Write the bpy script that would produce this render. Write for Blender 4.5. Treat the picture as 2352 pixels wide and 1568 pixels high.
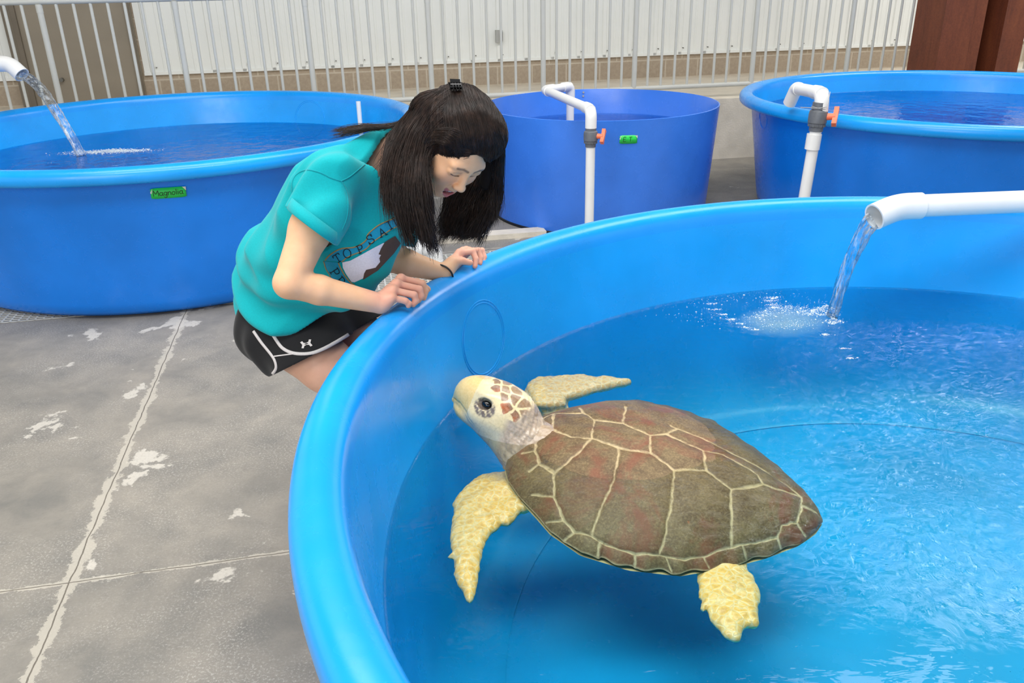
import bpy, math, random
import numpy as np
from mathutils import Vector, Matrix
from mathutils.bvhtree import BVHTree

for o in list(bpy.data.objects): bpy.data.objects.remove(o)
SC = bpy.context.scene
COL = SC.collection
rng = np.random.default_rng(7)
PI = math.pi

# ------------------------------------------------------------------ camera, world, lights, exposure
H = 1.65
PITCH, ROLL, WALL_YAW, FPX = math.radians(23.449), math.radians(-1.238), math.radians(11.172), 1907.1
fwd = Vector((0, math.cos(PITCH), -math.sin(PITCH)))
_r = Vector((1, 0, 0)); _u = _r.cross(fwd)
CR = _r*math.cos(ROLL) + _u*math.sin(ROLL)
CU = -_r*math.sin(ROLL) + _u*math.cos(ROLL)
cam = bpy.data.cameras.new('camera'); cam.sensor_width = 36; cam.lens = 36*FPX/2352
cam.clip_start = .05; cam.clip_end = 200
camo = bpy.data.objects.new('camera', cam); COL.objects.link(camo)
camo.matrix_world = Matrix(((CR.x, CU.x, -fwd.x, 0), (CR.y, CU.y, -fwd.y, 0), (CR.z, CU.z, -fwd.z, H), (0, 0, 0, 1)))
SC.camera = camo

w = bpy.data.worlds.new('world'); SC.world = w; w.use_nodes = True
bg = w.node_tree.nodes['Background']
bg.inputs[0].default_value = (0.95, 0.98, 1.0, 1); bg.inputs[1].default_value = 0.80

def area(name, loc, rot, sx, sy, power, col=(1, 1, 1)):
    l = bpy.data.lights.new(name, 'AREA'); l.shape = 'RECTANGLE'; l.size = sx; l.size_y = sy
    l.energy = power; l.color = col
    o = bpy.data.objects.new(name, l); COL.objects.link(o); o.location = loc; o.rotation_euler = rot
    return o
# translucent roof lights above the tanks, and an added fill lamp on the camera side
area('roof_light', (0.2, 4.0, 5.05), (0, 0, WALL_YAW), 8.0, 1.8, 270, (1, .985, .96))
area('roof_light', (6.1, 7.9, 5.05), (0, 0, WALL_YAW), 3.2, 2.4, 210, (1, .985, .96))
area('roof_light', (-.6, .6, 5.05), (0, 0, WALL_YAW), 5.0, 1.6, 250, (1, .985, .96))
area('front_fill', (-3.2, -3.4, 2.9), (math.radians(64), 0, math.radians(-38)), 4, 2.4, 150, (1, .98, .95))

SC.view_settings.view_transform = 'Standard'; SC.view_settings.look = 'None'
SC.view_settings.gamma = 1; SC.view_settings.exposure = 0.0
SC.view_settings.use_curve_mapping = False
SC.cycles.max_bounces = 8; SC.cycles.volume_bounces = 2; SC.cycles.transparent_max_bounces = 16

# ------------------------------------------------------------------ small helpers
CAM = np.array([0, 0, H])
_R, _U, _F = (np.array(v) for v in (CR, CU, fwd))
def D3(px, py, D):
    """world point seen at (px, py) at distance D along the optical axis"""
    return CAM + D*((px-1176)/FPX*_R - (py-784)/FPX*_U + _F)
def Z3(px, py, z):
    r = (px-1176)/FPX*_R - (py-784)/FPX*_U + _F
    return CAM + r*((z-H)/r[2])
dw = np.array([math.cos(WALL_YAW), math.sin(WALL_YAW), 0]); dn = np.array([-dw[1], dw[0], 0])
def W3(a, n, z): return dw*a + dn*n + np.array([0, 0, z])
def srgb(r, g, b):
    return tuple((c/255/12.92 if c/255 <= .04045 else ((c/255+.055)/1.055)**2.4) for c in (r, g, b))

def mesh_obj(name, verts, faces, mat=None, parent=None, smooth=True, cols=None, sharp=None):
    me = bpy.data.meshes.new(name)
    verts = np.asarray(verts, dtype=np.float32)
    if isinstance(faces, np.ndarray):
        n, k = faces.shape
        me.vertices.add(len(verts)); me.vertices.foreach_set('co', verts.ravel())
        me.loops.add(n*k); me.loops.foreach_set('vertex_index', faces.astype(np.int32).ravel())
        me.polygons.add(n); me.polygons.foreach_set('loop_start', np.arange(0, n*k, k, dtype=np.int32))
        try: me.polygons.foreach_set('loop_total', np.full(n, k, dtype=np.int32))
        except Exception: pass
        me.update(calc_edges=True); me.validate()
    else:
        me.from_pydata([tuple(map(float, v)) for v in verts], [], [tuple(map(int, f)) for f in faces]); me.update()
    me.polygons.foreach_set('use_smooth', [smooth]*len(me.polygons))
    if cols is not None:
        at = me.color_attributes.new('Col', 'FLOAT_COLOR', 'POINT')
        c = np.ones((len(verts), 4), dtype=np.float32); c[:, :3] = cols
        at.data.foreach_set('color', c.ravel())
    if sharp is not None and smooth:
        try: me.set_sharp_from_angle(angle=math.radians(sharp))
        except Exception: pass
    o = bpy.data.objects.new(name, me); COL.objects.link(o)
    if mat is not None: me.materials.append(mat)
    if parent is not None: o.parent = parent; o.matrix_parent_inverse = parent.matrix_world.inverted()
    return o
def tag(o, label=None, cat=None, group=None, kind=None):
    if label: o['label'] = label
    if cat: o['category'] = cat
    if group: o['group'] = group
    if kind: o['kind'] = kind
    return o
def empty(name, loc, label=None, cat=None, group=None, kind=None):
    o = bpy.data.objects.new(name, None); COL.objects.link(o); o.location = tuple(map(float, loc)); o.empty_display_size = .1
    o.matrix_world = Matrix.Translation(o.location)
    return tag(o, label, cat, group, kind)

class MB:
    def __init__(s): s.v = []; s.f = []
    def add(s, v, f):
        b = len(s.v); s.v += [tuple(map(float, p)) for p in v]; s.f += [tuple(b+i for i in q) for q in f]; return s
    def box(s, o, ax, ay, az):
        """box spanned from corner o by vectors"""
        o, ax, ay, az = (np.asarray(q, float) for q in (o, ax, ay, az))
        v = [o, o+ax, o+ax+ay, o+ay, o+az, o+ax+az, o+ax+ay+az, o+ay+az]
        return s.add(v, [(0, 3, 2, 1), (4, 5, 6, 7), (0, 1, 5, 4), (1, 2, 6, 5), (2, 3, 7, 6), (3, 0, 4, 7)])
    def tube(s, pts, r, n=16, caps=True, closed=False):
        v, f = tube_vf(pts, r, n, caps, closed); return s.add(v, f)
    def prism(s, poly, z0, z1):
        """vertical prism from plan polygon (world xy)"""
        n = len(poly)
        v = [(p[0], p[1], z0) for p in poly]+[(p[0], p[1], z1) for p in poly]
        f = [tuple(range(n-1, -1, -1)), tuple(range(n, 2*n))]+[(i, (i+1) % n, n+(i+1) % n, n+i) for i in range(n)]
        return s.add(v, f)
    def build(s, name, mat=None, parent=None, smooth=True, sharp=35):
        return mesh_obj(name, s.v, s.f, mat, parent, smooth, sharp=sharp)

def frames(P, closed=False):
    P = np.asarray(P, float); n = len(P)
    if closed: T = np.roll(P, -1, 0)-np.roll(P, 1, 0)
    else: T = np.gradient(P, axis=0)
    T /= np.linalg.norm(T, axis=1, keepdims=True)+1e-12
    ref = np.array([0, 0, 1.]) if abs(T[0, 2]) < .9 else np.array([0, 1., 0])
    N = np.zeros_like(P); nn = ref-T[0]*(ref@T[0]); nn /= np.linalg.norm(nn); N[0] = nn
    for i in range(1, n):
        nn = N[i-1]-T[i]*(N[i-1]@T[i]); nn /= np.linalg.norm(nn)+1e-12; N[i] = nn
    return T, N, np.cross(T, N)
def tube_vf(pts, r, n=16, caps=True, closed=False):
    P = np.asarray(pts, float); m = len(P); T, N, B = frames(P, closed)
    r = np.full(m, r) if np.isscalar(r) else np.asarray(r)
    a = np.arange(n)*2*PI/n
    V = (P[:, None]+r[:, None, None]*(np.cos(a)[None, :, None]*N[:, None]+np.sin(a)[None, :, None]*B[:, None])).reshape(-1, 3)
    f = []
    for i in range(m if closed else m-1):
        j = (i+1) % m
        for k in range(n):
            l = (k+1) % n; f.append((i*n+k, i*n+l, j*n+l, j*n+k))
    if caps and not closed:
        f.append(tuple(range(n-1, -1, -1))); f.append(tuple((m-1)*n+k for k in range(n)))
    return V, f
def catmull(P, k=8, closed=False):
    P = np.asarray(P, float); n = len(P); out = []
    g = (lambda i: P[i % n]) if closed else (lambda i: P[min(max(i, 0), n-1)])
    for i in range(n if closed else n-1):
        a, b, c, d = g(i-1), g(i), g(i+1), g(i+2)
        for t in np.arange(k)/k:
            out.append(.5*((2*b)+(-a+c)*t+(2*a-5*b+4*c-d)*t*t+(-a+3*b-3*c+d)*t**3))
    if not closed: out.append(P[-1])
    return np.array(out)
def bend(P, rad=.04, k=6):
    """polyline with rounded corners"""
    P = [np.asarray(p, float) for p in P]; out = [P[0]]
    for i in range(1, len(P)-1):
        a = P[i-1]-P[i]; b = P[i+1]-P[i]; la, lb = np.linalg.norm(a), np.linalg.norm(b)
        d = min(rad, la*.49, lb*.49); p, q = P[i]+a/la*d, P[i]+b/lb*d
        for t in np.linspace(0, 1, k+1): out.append((1-t)**2*p+2*t*(1-t)*P[i]+t*t*q)
    out.append(P[-1]); return np.array(out)
def lathe(prof, c, n=160, closed_bottom=True):
    """profile list of (r,z) revolved around (cx,cy)"""
    prof = np.asarray(prof, float); a = np.arange(n)*2*PI/n; m = len(prof)
    V = np.stack([c[0]+prof[:, 0, None]*np.cos(a), c[1]+prof[:, 0, None]*np.sin(a), np.repeat(prof[:, 1, None], n, 1)], -1).reshape(-1, 3)
    i, k = np.meshgrid(np.arange(m-1), np.arange(n), indexing='ij'); l = (k+1) % n
    F = np.stack([i*n+k, i*n+l, (i+1)*n+l, (i+1)*n+k], -1).reshape(-1, 4)
    return V, F

# ------------------------------------------------------------------ materials
def nodes(name):
    m = bpy.data.materials.new(name); m.use_nodes = True; nt = m.node_tree
    return m, nt, nt.nodes['Principled BSDF'], nt.nodes.new, nt.links.new
def plain(name, col, rough=.5, metal=0., spec=.5, bump=0, bscale=60, var=0, vscale=8, coat=0, sss=0, sheen=0):
    m, nt, b, N, L = nodes(name)
    b.inputs['Base Color'].default_value = (*col, 1); b.inputs['Roughness'].default_value = rough
    b.inputs['Metallic'].default_value = metal; b.inputs['Specular IOR Level'].default_value = spec
    b.inputs['Coat Weight'].default_value = coat
    if sheen: b.inputs['Sheen Weight'].default_value = sheen
    if sss:
        b.inputs['Subsurface Weight'].default_value = sss; b.inputs['Subsurface Radius'].default_value = (1, .35, .2); b.inputs['Subsurface Scale'].default_value = .008
    tc = N('ShaderNodeTexCoord')
    if var:
        t = N('ShaderNodeTexNoise'); t.inputs['Scale'].default_value = vscale; t.inputs['Detail'].default_value = 6
        L(tc.outputs['Object'], t.inputs['Vector'])
        r = N('ShaderNodeValToRGB'); r.color_ramp.elements[0].position = .3; r.color_ramp.elements[1].position = .72
        r.color_ramp.elements[0].color = (*[c*(1-var) for c in col], 1); r.color_ramp.elements[1].color = (*[min(1, c*(1+var)) for c in col], 1)
        L(t.outputs['Fac'], r.inputs['Fac']); L(r.outputs['Color'], b.inputs['Base Color'])
    if bump:
        t = N('ShaderNodeTexNoise'); t.inputs['Scale'].default_value = bscale; t.inputs['Detail'].default_value = 4
        L(tc.outputs['Object'], t.inputs['Vector'])
        bp = N('ShaderNodeBump'); bp.inputs['Strength'].default_value = bump; bp.inputs['Distance'].default_value = .01
        L(t.outputs['Fac'], bp.inputs['Height']); L(bp.outputs['Normal'], b.inputs['Normal'])
    return m
def mixc(nt, fac, a, b, blend='MIX'):
    n = nt.nodes.new('ShaderNodeMix'); n.data_type = 'RGBA'; n.blend_type = blend
    for s, v in ((n.inputs[0], fac), (n.inputs[6], a), (n.inputs[7], b)):
        if hasattr(v, 'node'): nt.links.new(v, s)
        elif isinstance(v, tuple): s.default_value = (*v[:3], 1)
        else: s.default_value = v
    return n.outputs[2]
def noise(nt, scale, detail=5, rough=.55, vec=None, dist=0):
    t = nt.nodes.new('ShaderNodeTexNoise'); t.inputs['Scale'].default_value = scale; t.inputs['Detail'].default_value = detail
    t.inputs['Roughness'].default_value = rough; t.inputs['Distortion'].default_value = dist
    if vec is not None: nt.links.new(vec, t.inputs['Vector'])
    return t.outputs['Fac']
def ramp(nt, src, stops):
    r = nt.nodes.new('ShaderNodeValToRGB'); e = r.color_ramp.elements
    while len(e) < len(stops): e.new(.5)
    for k, (p, c) in enumerate(stops):
        e[k].position = p; e[k].color = (*c, 1) if isinstance(c, tuple) else (c, c, c, 1)
    nt.links.new(src, r.inputs['Fac']); return r.outputs['Color']
def math_(nt, op, a, b=None, c=None):
    n = nt.nodes.new('ShaderNodeMath'); n.operation = op
    for s, v in zip(n.inputs, (a, b, c)):
        if v is None: continue
        if hasattr(v, 'node'): nt.links.new(v, s)
        else: s.default_value = v
    return n.outputs[0]
def bumpn(nt, h, strength, dist=.01, normal=None):
    b = nt.nodes.new('ShaderNodeBump'); b.inputs['Strength'].default_value = strength; b.inputs['Distance'].default_value = dist
    nt.links.new(h, b.inputs['Height'])
    if normal is not None: nt.links.new(normal, b.inputs['Normal'])
    return b.outputs['Normal']
def mapping(nt, scale=(1, 1, 1), rot=(0, 0, 0), out='Object'):
    tc = nt.nodes.new('ShaderNodeTexCoord'); m = nt.nodes.new('ShaderNodeMapping')
    m.inputs['Scale'].default_value = scale; m.inputs['Rotation'].default_value = rot
    nt.links.new(tc.outputs[out], m.inputs['Vector']); return m.outputs[0]
def attr(nt, name='Col'):
    a = nt.nodes.new('ShaderNodeAttribute'); a.attribute_name = name; return a

def plastic_blue(name, col, scuff=.35):
    m, nt, b, N, L = nodes(name)
    v = mapping(nt)
    big = noise(nt, 2.2, 3, .5, v)
    c = mixc(nt, ramp(nt, big, [(.35, 0.), (.7, 1.)]), tuple(x*.88 for x in col), tuple(min(1, x*1.08+.002) for x in col))
    sc = noise(nt, 38, 8, .75, mapping(nt, (1, 1, .35)))
    sm = ramp(nt, sc, [(.66, 0.), (.8, 1.)])
    c = mixc(nt, math_(nt, 'MULTIPLY', sm, scuff), c, tuple(min(1, x*1.3+.08) for x in col))
    L(c, b.inputs['Base Color'])
    L(ramp(nt, noise(nt, 6, 4, .6, v), [(.3, .2), (.75, .34)]), b.inputs['Roughness'])
    b.inputs['Specular IOR Level'].default_value = .5
    L(bumpn(nt, noise(nt, 9, 3, .5, v), .06, .02), b.inputs['Normal'])
    return m
M = {}
M['blue'] = plastic_blue('blue_plastic_shaded', (.002, .215, .84))  # one plastic: shade painted into the outside, light into rim and inside
M['rim_lit'] = plastic_blue('blue_rim_lit', (.006, .345, .92))
M['inside_lit'] = plastic_blue('blue_inside_lit', (.008, .375, .92))
M['blue_sheet'] = plastic_blue('blue_violet_sheet', (.045, .21, .80), .5)
M['pvc'] = plain('white_pvc', srgb(240, 240, 238), .28, var=.03)
M['pvc_shade'] = plain('pipe_inside', srgb(190, 194, 200), .4)
M['valve'] = plain('grey_valve_pvc', srgb(104, 108, 114), .42, var=.15, vscale=30)
M['orange'] = plain('orange_handle', srgb(246, 122, 84), .38, var=.1)
M['fence'] = plain('painted_fence', srgb(204, 204, 196), .4, var=.04)
M['wire'] = plain('wire', srgb(190, 190, 190), .3, .4)
M['tape'] = plain('green_tape', srgb(40, 208, 84), .3, var=.06, vscale=40)
M['tape_edge'] = plain('tape_backing', srgb(215, 220, 205), .4)
M['ink'] = plain('marker_ink', srgb(12, 40, 20), .5)
M['black'] = plain('black_plastic', srgb(14, 14, 16), .22)
M['rubber'] = plain('black_rubber', srgb(22, 22, 24), .5)
M['screw'] = plain('screw_metal', srgb(120, 118, 112), .35, .7)
M['box'] = plain('grey_box', srgb(176, 176, 172), .5)
M['tan'] = plain('tan_paint', srgb(148, 138, 122), .6, var=.06, vscale=3, bump=.1, bscale=90)
M['dtan'] = plain('tan_trim', srgb(118, 108, 94), .6, var=.06)
M['foam'] = plain('white_foam', (.82, .88, .92), .5)
# ------------------------------------------------------------------ setting
def floor_mat():
    m, nt, b, N, L = nodes('concrete_floor'); v = mapping(nt)
    big = noise(nt, 1.1, 6, .6, v, .6); mid = noise(nt, 5, 8, .65, v, .3); fine = noise(nt, 90, 8, .7, v)
    base = ramp(nt, big, [(.3, srgb(114, 112, 106)), (.5, srgb(136, 131, 122)), (.7, srgb(154, 147, 135))])
    base = mixc(nt, .5, base, ramp(nt, mid, [(.3, srgb(104, 104, 101)), (.72, srgb(166, 158, 145))]))
    # worn pale spatter and smooth laitance patches
    pat = noise(nt, 3.1, 9, .62, v, .25)
    patm = ramp(nt, pat, [(.615, 0.), (.632, 1.)])
    base = mixc(nt, math_(nt, 'MULTIPLY', patm, .8), base, srgb(206, 200, 188))
    spk = noise(nt, 130, 6, .8, v); area_ = ramp(nt, noise(nt, 2.2, 5, .6, v, .5), [(.40, 0.), (.58, 1.)])
    sp = math_(nt, 'MULTIPLY', ramp(nt, spk, [(.52, 0.), (.62, 1.)]), area_)
    base = mixc(nt, math_(nt, 'MULTIPLY', sp, .5), base, srgb(214, 209, 199))
    base = mixc(nt, math_(nt, 'MULTIPLY', ramp(nt, fine, [(.3, 1.), (.5, 0.)]), .25), base, srgb(105, 100, 92))
    # sawn joints: pale band with a dark crack, in wall-aligned coordinates
    sx = nt.nodes.new('ShaderNodeSeparateXYZ'); mp = nt.nodes.new('ShaderNodeMapping'); mp.vector_type = 'POINT'
    mp.inputs['Rotation'].default_value = (0, 0, -WALL_YAW)
    tc = nt.nodes.new('ShaderNodeTexCoord'); L(tc.outputs['Object'], mp.inputs['Vector']); L(mp.outputs[0], sx.inputs[0])
    wob = math_(nt, 'MULTIPLY', math_(nt, 'SUBTRACT', noise(nt, 7, 4, .6, v), .5), .018)
    crack = None; pale = None
    for axis, pos in ((0, J_AL), (1, J_N), (1, J_N+3.05), (0, J_AL+3.6), (0, J_AL-3.6)):
        d = math_(nt, 'ABSOLUTE', math_(nt, 'ADD', math_(nt, 'SUBTRACT', sx.outputs[axis], pos), wob))
        cr = math_(nt, 'LESS_THAN', d, .0022)
        pw = math_(nt, 'MULTIPLY', ramp(nt, noise(nt, 9, 8, .8, v), [(.35, 0.), (.7, 1.)]), .05 if axis == 0 else .022)
        pl = math_(nt, 'LESS_THAN', d, pw)
        crack = cr if crack is None else math_(nt, 'MAXIMUM', crack, cr)
        pale = pl if pale is None else math_(nt, 'MAXIMUM', pale, pl)
    base = mixc(nt, math_(nt, 'MULTIPLY', pale, .6), base, srgb(200, 193, 178))
    base = mixc(nt, math_(nt, 'MULTIPLY', crack, .75), base, srgb(66, 56, 44))
    L(base, b.inputs['Base Color']); b.inputs['Roughness'].default_value = .62
    hh = math_(nt, 'SUBTRACT', math_(nt, 'MULTIPLY', fine, .35), crack)
    L(bumpn(nt, hh, .35, .006), b.inputs['Normal'])
    return m
_j = Z3(160, 1337, 0); J_AL, J_N = float(_j@dw), float(_j@dn)
M['floor'] = floor_mat()
def slab(name, a0, a1, n0, n1, z0, z1, mat, parent=None):
    b = MB().box(W3(a0, n0, z0), dw*(a1-a0), dn*(n1-n0), (0, 0, z1-z0)); return b.build(name, mat, parent, False)
FENCE_N = 7.78
tag(slab('floor', -9, 12, -4, 7.66, -.1, 0, M['floor']), kind='structure')
M['curb'] = plain('curb_concrete', srgb(218, 209, 192), .7, var=.14, vscale=5, bump=.3, bscale=70)
M['walk'] = plain('walkway_concrete', srgb(222, 212, 194), .7, var=.1, vscale=4, bump=.2, bscale=70)
tag(slab('trim_1', -9, 12, 7.66, 7.98, -.1, .575, M['curb']), 'poured concrete kerb under the fence', kind='structure')
tag(slab('trim_2', -9, 12, 7.98, 9.62, .3, .57, M['walk']), 'raised concrete walkway behind the fence', kind='structure')
tag(slab('trim_3', -.75, 1.35, 5.50, 5.62, 0, .035, M['curb']), 'low concrete lip beside the drain', kind='structure')

M['ceil'] = plain('roof_underside', srgb(150, 150, 148), .7)
tag(slab('ceiling', -9, 13, -4, 9.8, 5.12, 5.2, M['ceil']), 'grey roof deck above the tanks', kind='structure')
# block wall with metal cladding
def brick_mat():
    m, nt, b, N, L = nodes('concrete_block'); mp = nt.nodes.new('ShaderNodeMapping'); mp.inputs['Rotation'].default_value = (PI/2, 0, 0)
    tc = nt.nodes.new('ShaderNodeTexCoord'); r1 = nt.nodes.new('ShaderNodeMapping'); r1.inputs['Rotation'].default_value = (0, 0, -WALL_YAW)
    L(tc.outputs['Object'], r1.inputs[0])
    s = nt.nodes.new('ShaderNodeSeparateXYZ'); L(r1.outputs[0], s.inputs[0]); cb = nt.nodes.new('ShaderNodeCombineXYZ')
    L(s.outputs[0], cb.inputs[0]); L(math_(nt, 'SUBTRACT', s.outputs[2], .575), cb.inputs[1])
    br = nt.nodes.new('ShaderNodeTexBrick'); L(cb.outputs[0], br.inputs['Vector']); br.inputs['Scale'].default_value = 1
    br.inputs['Brick Width'].default_value = .4; br.inputs['Row Height'].default_value = .2; br.inputs['Mortar Size'].default_value = .008
    br.inputs['Color1'].default_value = (*srgb(176, 160, 140), 1); br.inputs['Color2'].default_value = (*srgb(166, 151, 132), 1)
    br.inputs['Mortar'].default_value = (*srgb(206, 196, 178), 1)
    c = mixc(nt, .35, br.outputs['Color'], ramp(nt, noise(nt, 30, 8, .7, tc.outputs['Object']), [(.3, srgb(146, 131, 114)), (.7, srgb(198, 184, 164))]))
    L(c, b.inputs['Base Color']); b.inputs['Roughness'].default_value = .8
    L(bumpn(nt, br.outputs['Fac'], -.4, .006), b.inputs['Normal'])
    return m
M['block'] = brick_mat()
M['clad'] = plain('white_cladding', srgb(240, 242, 238), .42, var=.02, vscale=3)
WN = 9.62
wall = tag(slab('wall_back', -9, 13, WN, WN+.2, .5, 5.2, M['block']), 'concrete block wall clad with white ribbed metal panels', kind='structure')
def cladding(a0, a1, z0, z1, name, rib=.305):
    # box-rib profile running along the wall
    pa = [a0]; pn = [WN-.012]; a = a0+.06
    while a+.11 < a1:
        for da, dd in ((0, 0), (.012, .018), (.05, .018), (.062, 0), (.135, 0), (.142, .006), (.158, .006), (.165, 0), (.2, 0), (.207, .006), (.223, .006), (.23, 0)):
            if a+da < a1: pa.append(a+da); pn.append(WN-.012-dd)
        a += rib
    pa.append(a1); pn.append(WN-.012); k = len(pa); V = []; F = []
    for z in (z0, z1):
        for x, y in zip(pa, pn): V.append(W3(x, y, z))
        for x in pa: V.append(W3(x, WN+.001, z))
    for i in range(k-1):
        F.append((i, i+1, 2*k+i+1, 2*k+i)); F.append((i, k+i, k+i+1, i+1))
    F += [(0, 2*k, 3*k, k), (k-1, 2*k-1, 4*k-1, 3*k-1)]
    o = mesh_obj(name, V, F, M['clad'], wall, False)
    t = MB().box(W3(a0, WN-.03, z0-.004), dw*(a1-a0), dn*.03, (0, 0, .03)); t.build('base_flashing', M['clad'], o, False)
    a = a0+.10+.0
    while a < a1:
        MB().tube([W3(a+.03, WN-.04, z0+.07), W3(a+.03, WN-.012, z0+.07)], .0055, 8).build('screw', M['screw'], o)
        a += rib
    return o
cladding(-1.93, 12, .83, 5.1, 'cladding')
cladding(-9, -3.13, .83, 5.1, 'cladding')
tag(slab('door_1', -3.13, -1.95, WN-.05, WN, .572, 5.1, M['tan']), 'tan painted door panel in the back wall', kind='structure')
d1 = bpy.data.objects['door_1']
for a in (-3.13, -3.05, -2.0):
    MB().box(W3(a, WN-.08, .572), dw*.045, dn*.05, (0, 0, 4.5)).build('door_frame', M['dtan'], d1, False)
MB().tube([W3(-2.72, WN-.1, .82), W3(-2.72, WN-.05, .82)], .02, 12).build('door_knob', M['screw'], d1)
jb = empty('junction_box', W3(1.83, WN-.07, 1.09), 'small grey electrical box on the white ribbed wall', 'electrical box')
MB().box(W3(1.78, WN-.075, 1.03), dw*.075, dn*.05, (0, 0, .13)).build('box_body', M['box'], jb, False)
MB().box(W3(1.825, WN-.09, 1.045), dw*.028, dn*.02, (0, 0, .1)).build('cover', M['screw'], jb, False)

# fence
def dup(o, parent):
    c = o.copy(); COL.objects.link(c); c.parent = parent; c.matrix_parent_inverse = o.matrix_parent_inverse.copy(); return c
fence = empty('metal_fence', W3(0, FENCE_N, .575), 'long white painted baluster fence on the concrete kerb', 'fence')
for nm, z, r in (('top_rail', 1.575, .024), ('bottom_rail', .69, .022)):
    MB().tube([W3(-8, FENCE_N, z), W3(11, FENCE_N, z)], r, 16).build(nm, M['fence'], fence)
_p0 = MB().tube([(0, 0, .575), (0, 0, 1.555)], .024, 14).build('post', M['fence'], fence)
MB().tube([(0, 0, 1.49), (0, 0, 1.553)], .0262, 14).build('post_collar', M['fence'], _p0)
_b0 = MB().tube([(0, 0, .70), (0, 0, 1.56)], .0125, 10).build('baluster', M['fence'], fence)
def onplane(px, py, n=FENCE_N):
    r = (px-1176)/FPX*_R - (py-784)/FPX*_U + _F; return float((r*(n/(r@dn)))@dw)
post_px = [(88, 10), (400, 5), (699, 0), (981, 0), (1247, 0), (1463, 0), (1742, 0), (1964, 0)]
pa = [onplane(*p) for p in post_px]
pa = [pa[0]-(pa[1]-pa[0])] + pa + [pa[-1]+1.03+i*1.03 for i in range(3)]
first_p, first_b = True, True
for i, a in enumerate(pa):
    if first_p: o = _p0; first_p = False
    else:
        o = dup(_p0, fence); dup(_p0.children[0], o)
    o.location = tuple(W3(a, FENCE_N, 0))
    if i+1 < len(pa):
        n = round((pa[i+1]-a)/.131)
        for k in range(1, n):
            if first_b: q = _b0; first_b = False
            else: q = dup(_b0, fence)
            q.location = tuple(W3(a+(pa[i+1]-a)*k/n, FENCE_N, 0))

# rusty steel column (built-up H section) standing in front of the fence
def rust_mat(name, a, bcol, c):
    m, nt, b, N, L = nodes(name); v = mapping(nt, (1, 1, .18))
    x = ramp(nt, noise(nt, 9, 8, .65, v, .4), [(.3, a), (.5, bcol), (.72, c)])
    x = mixc(nt, .35, x, ramp(nt, noise(nt, 60, 8, .7, mapping(nt)), [(.35, a), (.7, c)]))
    L(x, b.inputs['Base Color']); b.inputs['Roughness'].default_value = .6
    L(bumpn(nt, noise(nt, 120, 6, .7, mapping(nt)), .3, .004), b.inputs['Normal']); return m
M['rust'] = rust_mat('rusty_steel', srgb(84, 40, 24), srgb(118, 58, 34), srgb(140, 76, 44))
colm = empty('steel_column', W3(5.9, 7.4, 0), 'rusty brown steel H column standing in front of the fence', 'steel column')
def plan(*q): return [W3(a, n, 0)[:2] for a, n in q]
def pil(px, n): return onplane(px, 158, n)
nf = 7.28
aL, aE, aI, aR0, aR1 = pil(2148, nf), pil(2215, nf), pil(2240, nf+.02), pil(2285, nf), pil(2337, nf)
MB().prism(plan((aL, nf), (aE, nf), (aE, nf+.42), (aL, nf+.42)), .0, 4.6).build('flange', M['rust'], colm, False)
MB().prism(plan((aE, nf+.02), (aI, nf+.02), (aI, nf+.16), (aE, nf+.16)), .0, 4.6).build('stiffener_plate', M['rust'], colm, False)
MB().prism(plan((aE, nf+.3), (aR0+.02, nf+.3), (aR0+.02, nf+.34), (aE, nf+.34)), .0, 4.6).build('web', M['rust'], colm, False)
MB().prism(plan((aR0, nf), (aR1, nf), (aR1, nf+.42), (aR0, nf+.42)), .0, 4.6).build('flange', M['rust'], colm, False)

# drain grating
M['grate'] = plain('grating', srgb(196, 194, 184), .55, var=.08, vscale=10)
M['pit'] = plain('pit_shade_sheet', srgb(92, 88, 80), .8, var=.2)
gr = empty('drain_grating', W3(0, 4.95, 0), 'pale moulded drain grating strip in the concrete floor between the tanks', 'floor grating')
g = MB(); a = -3.4
while a < 1.75:
    g.box(W3(a, 4.66, .0008), dw*.0105, dn*.58, (0, 0, .0028)); a += .0425
for n in np.arange(4.66, 5.24, .0305): g.box(W3(-3.4, n, .0008), dw*5.15, dn*.013, (0, 0, .0025))
g.build('grate', M['grate'], gr, False)
MB().box(W3(-3.4, 4.66, .0003), dw*5.15, dn*.59, (0, 0, .0004)).build('pit_shade_sheet', M['pit'], gr, False)  # flat dark sheet on the floor, standing for the shade below the slots

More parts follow.
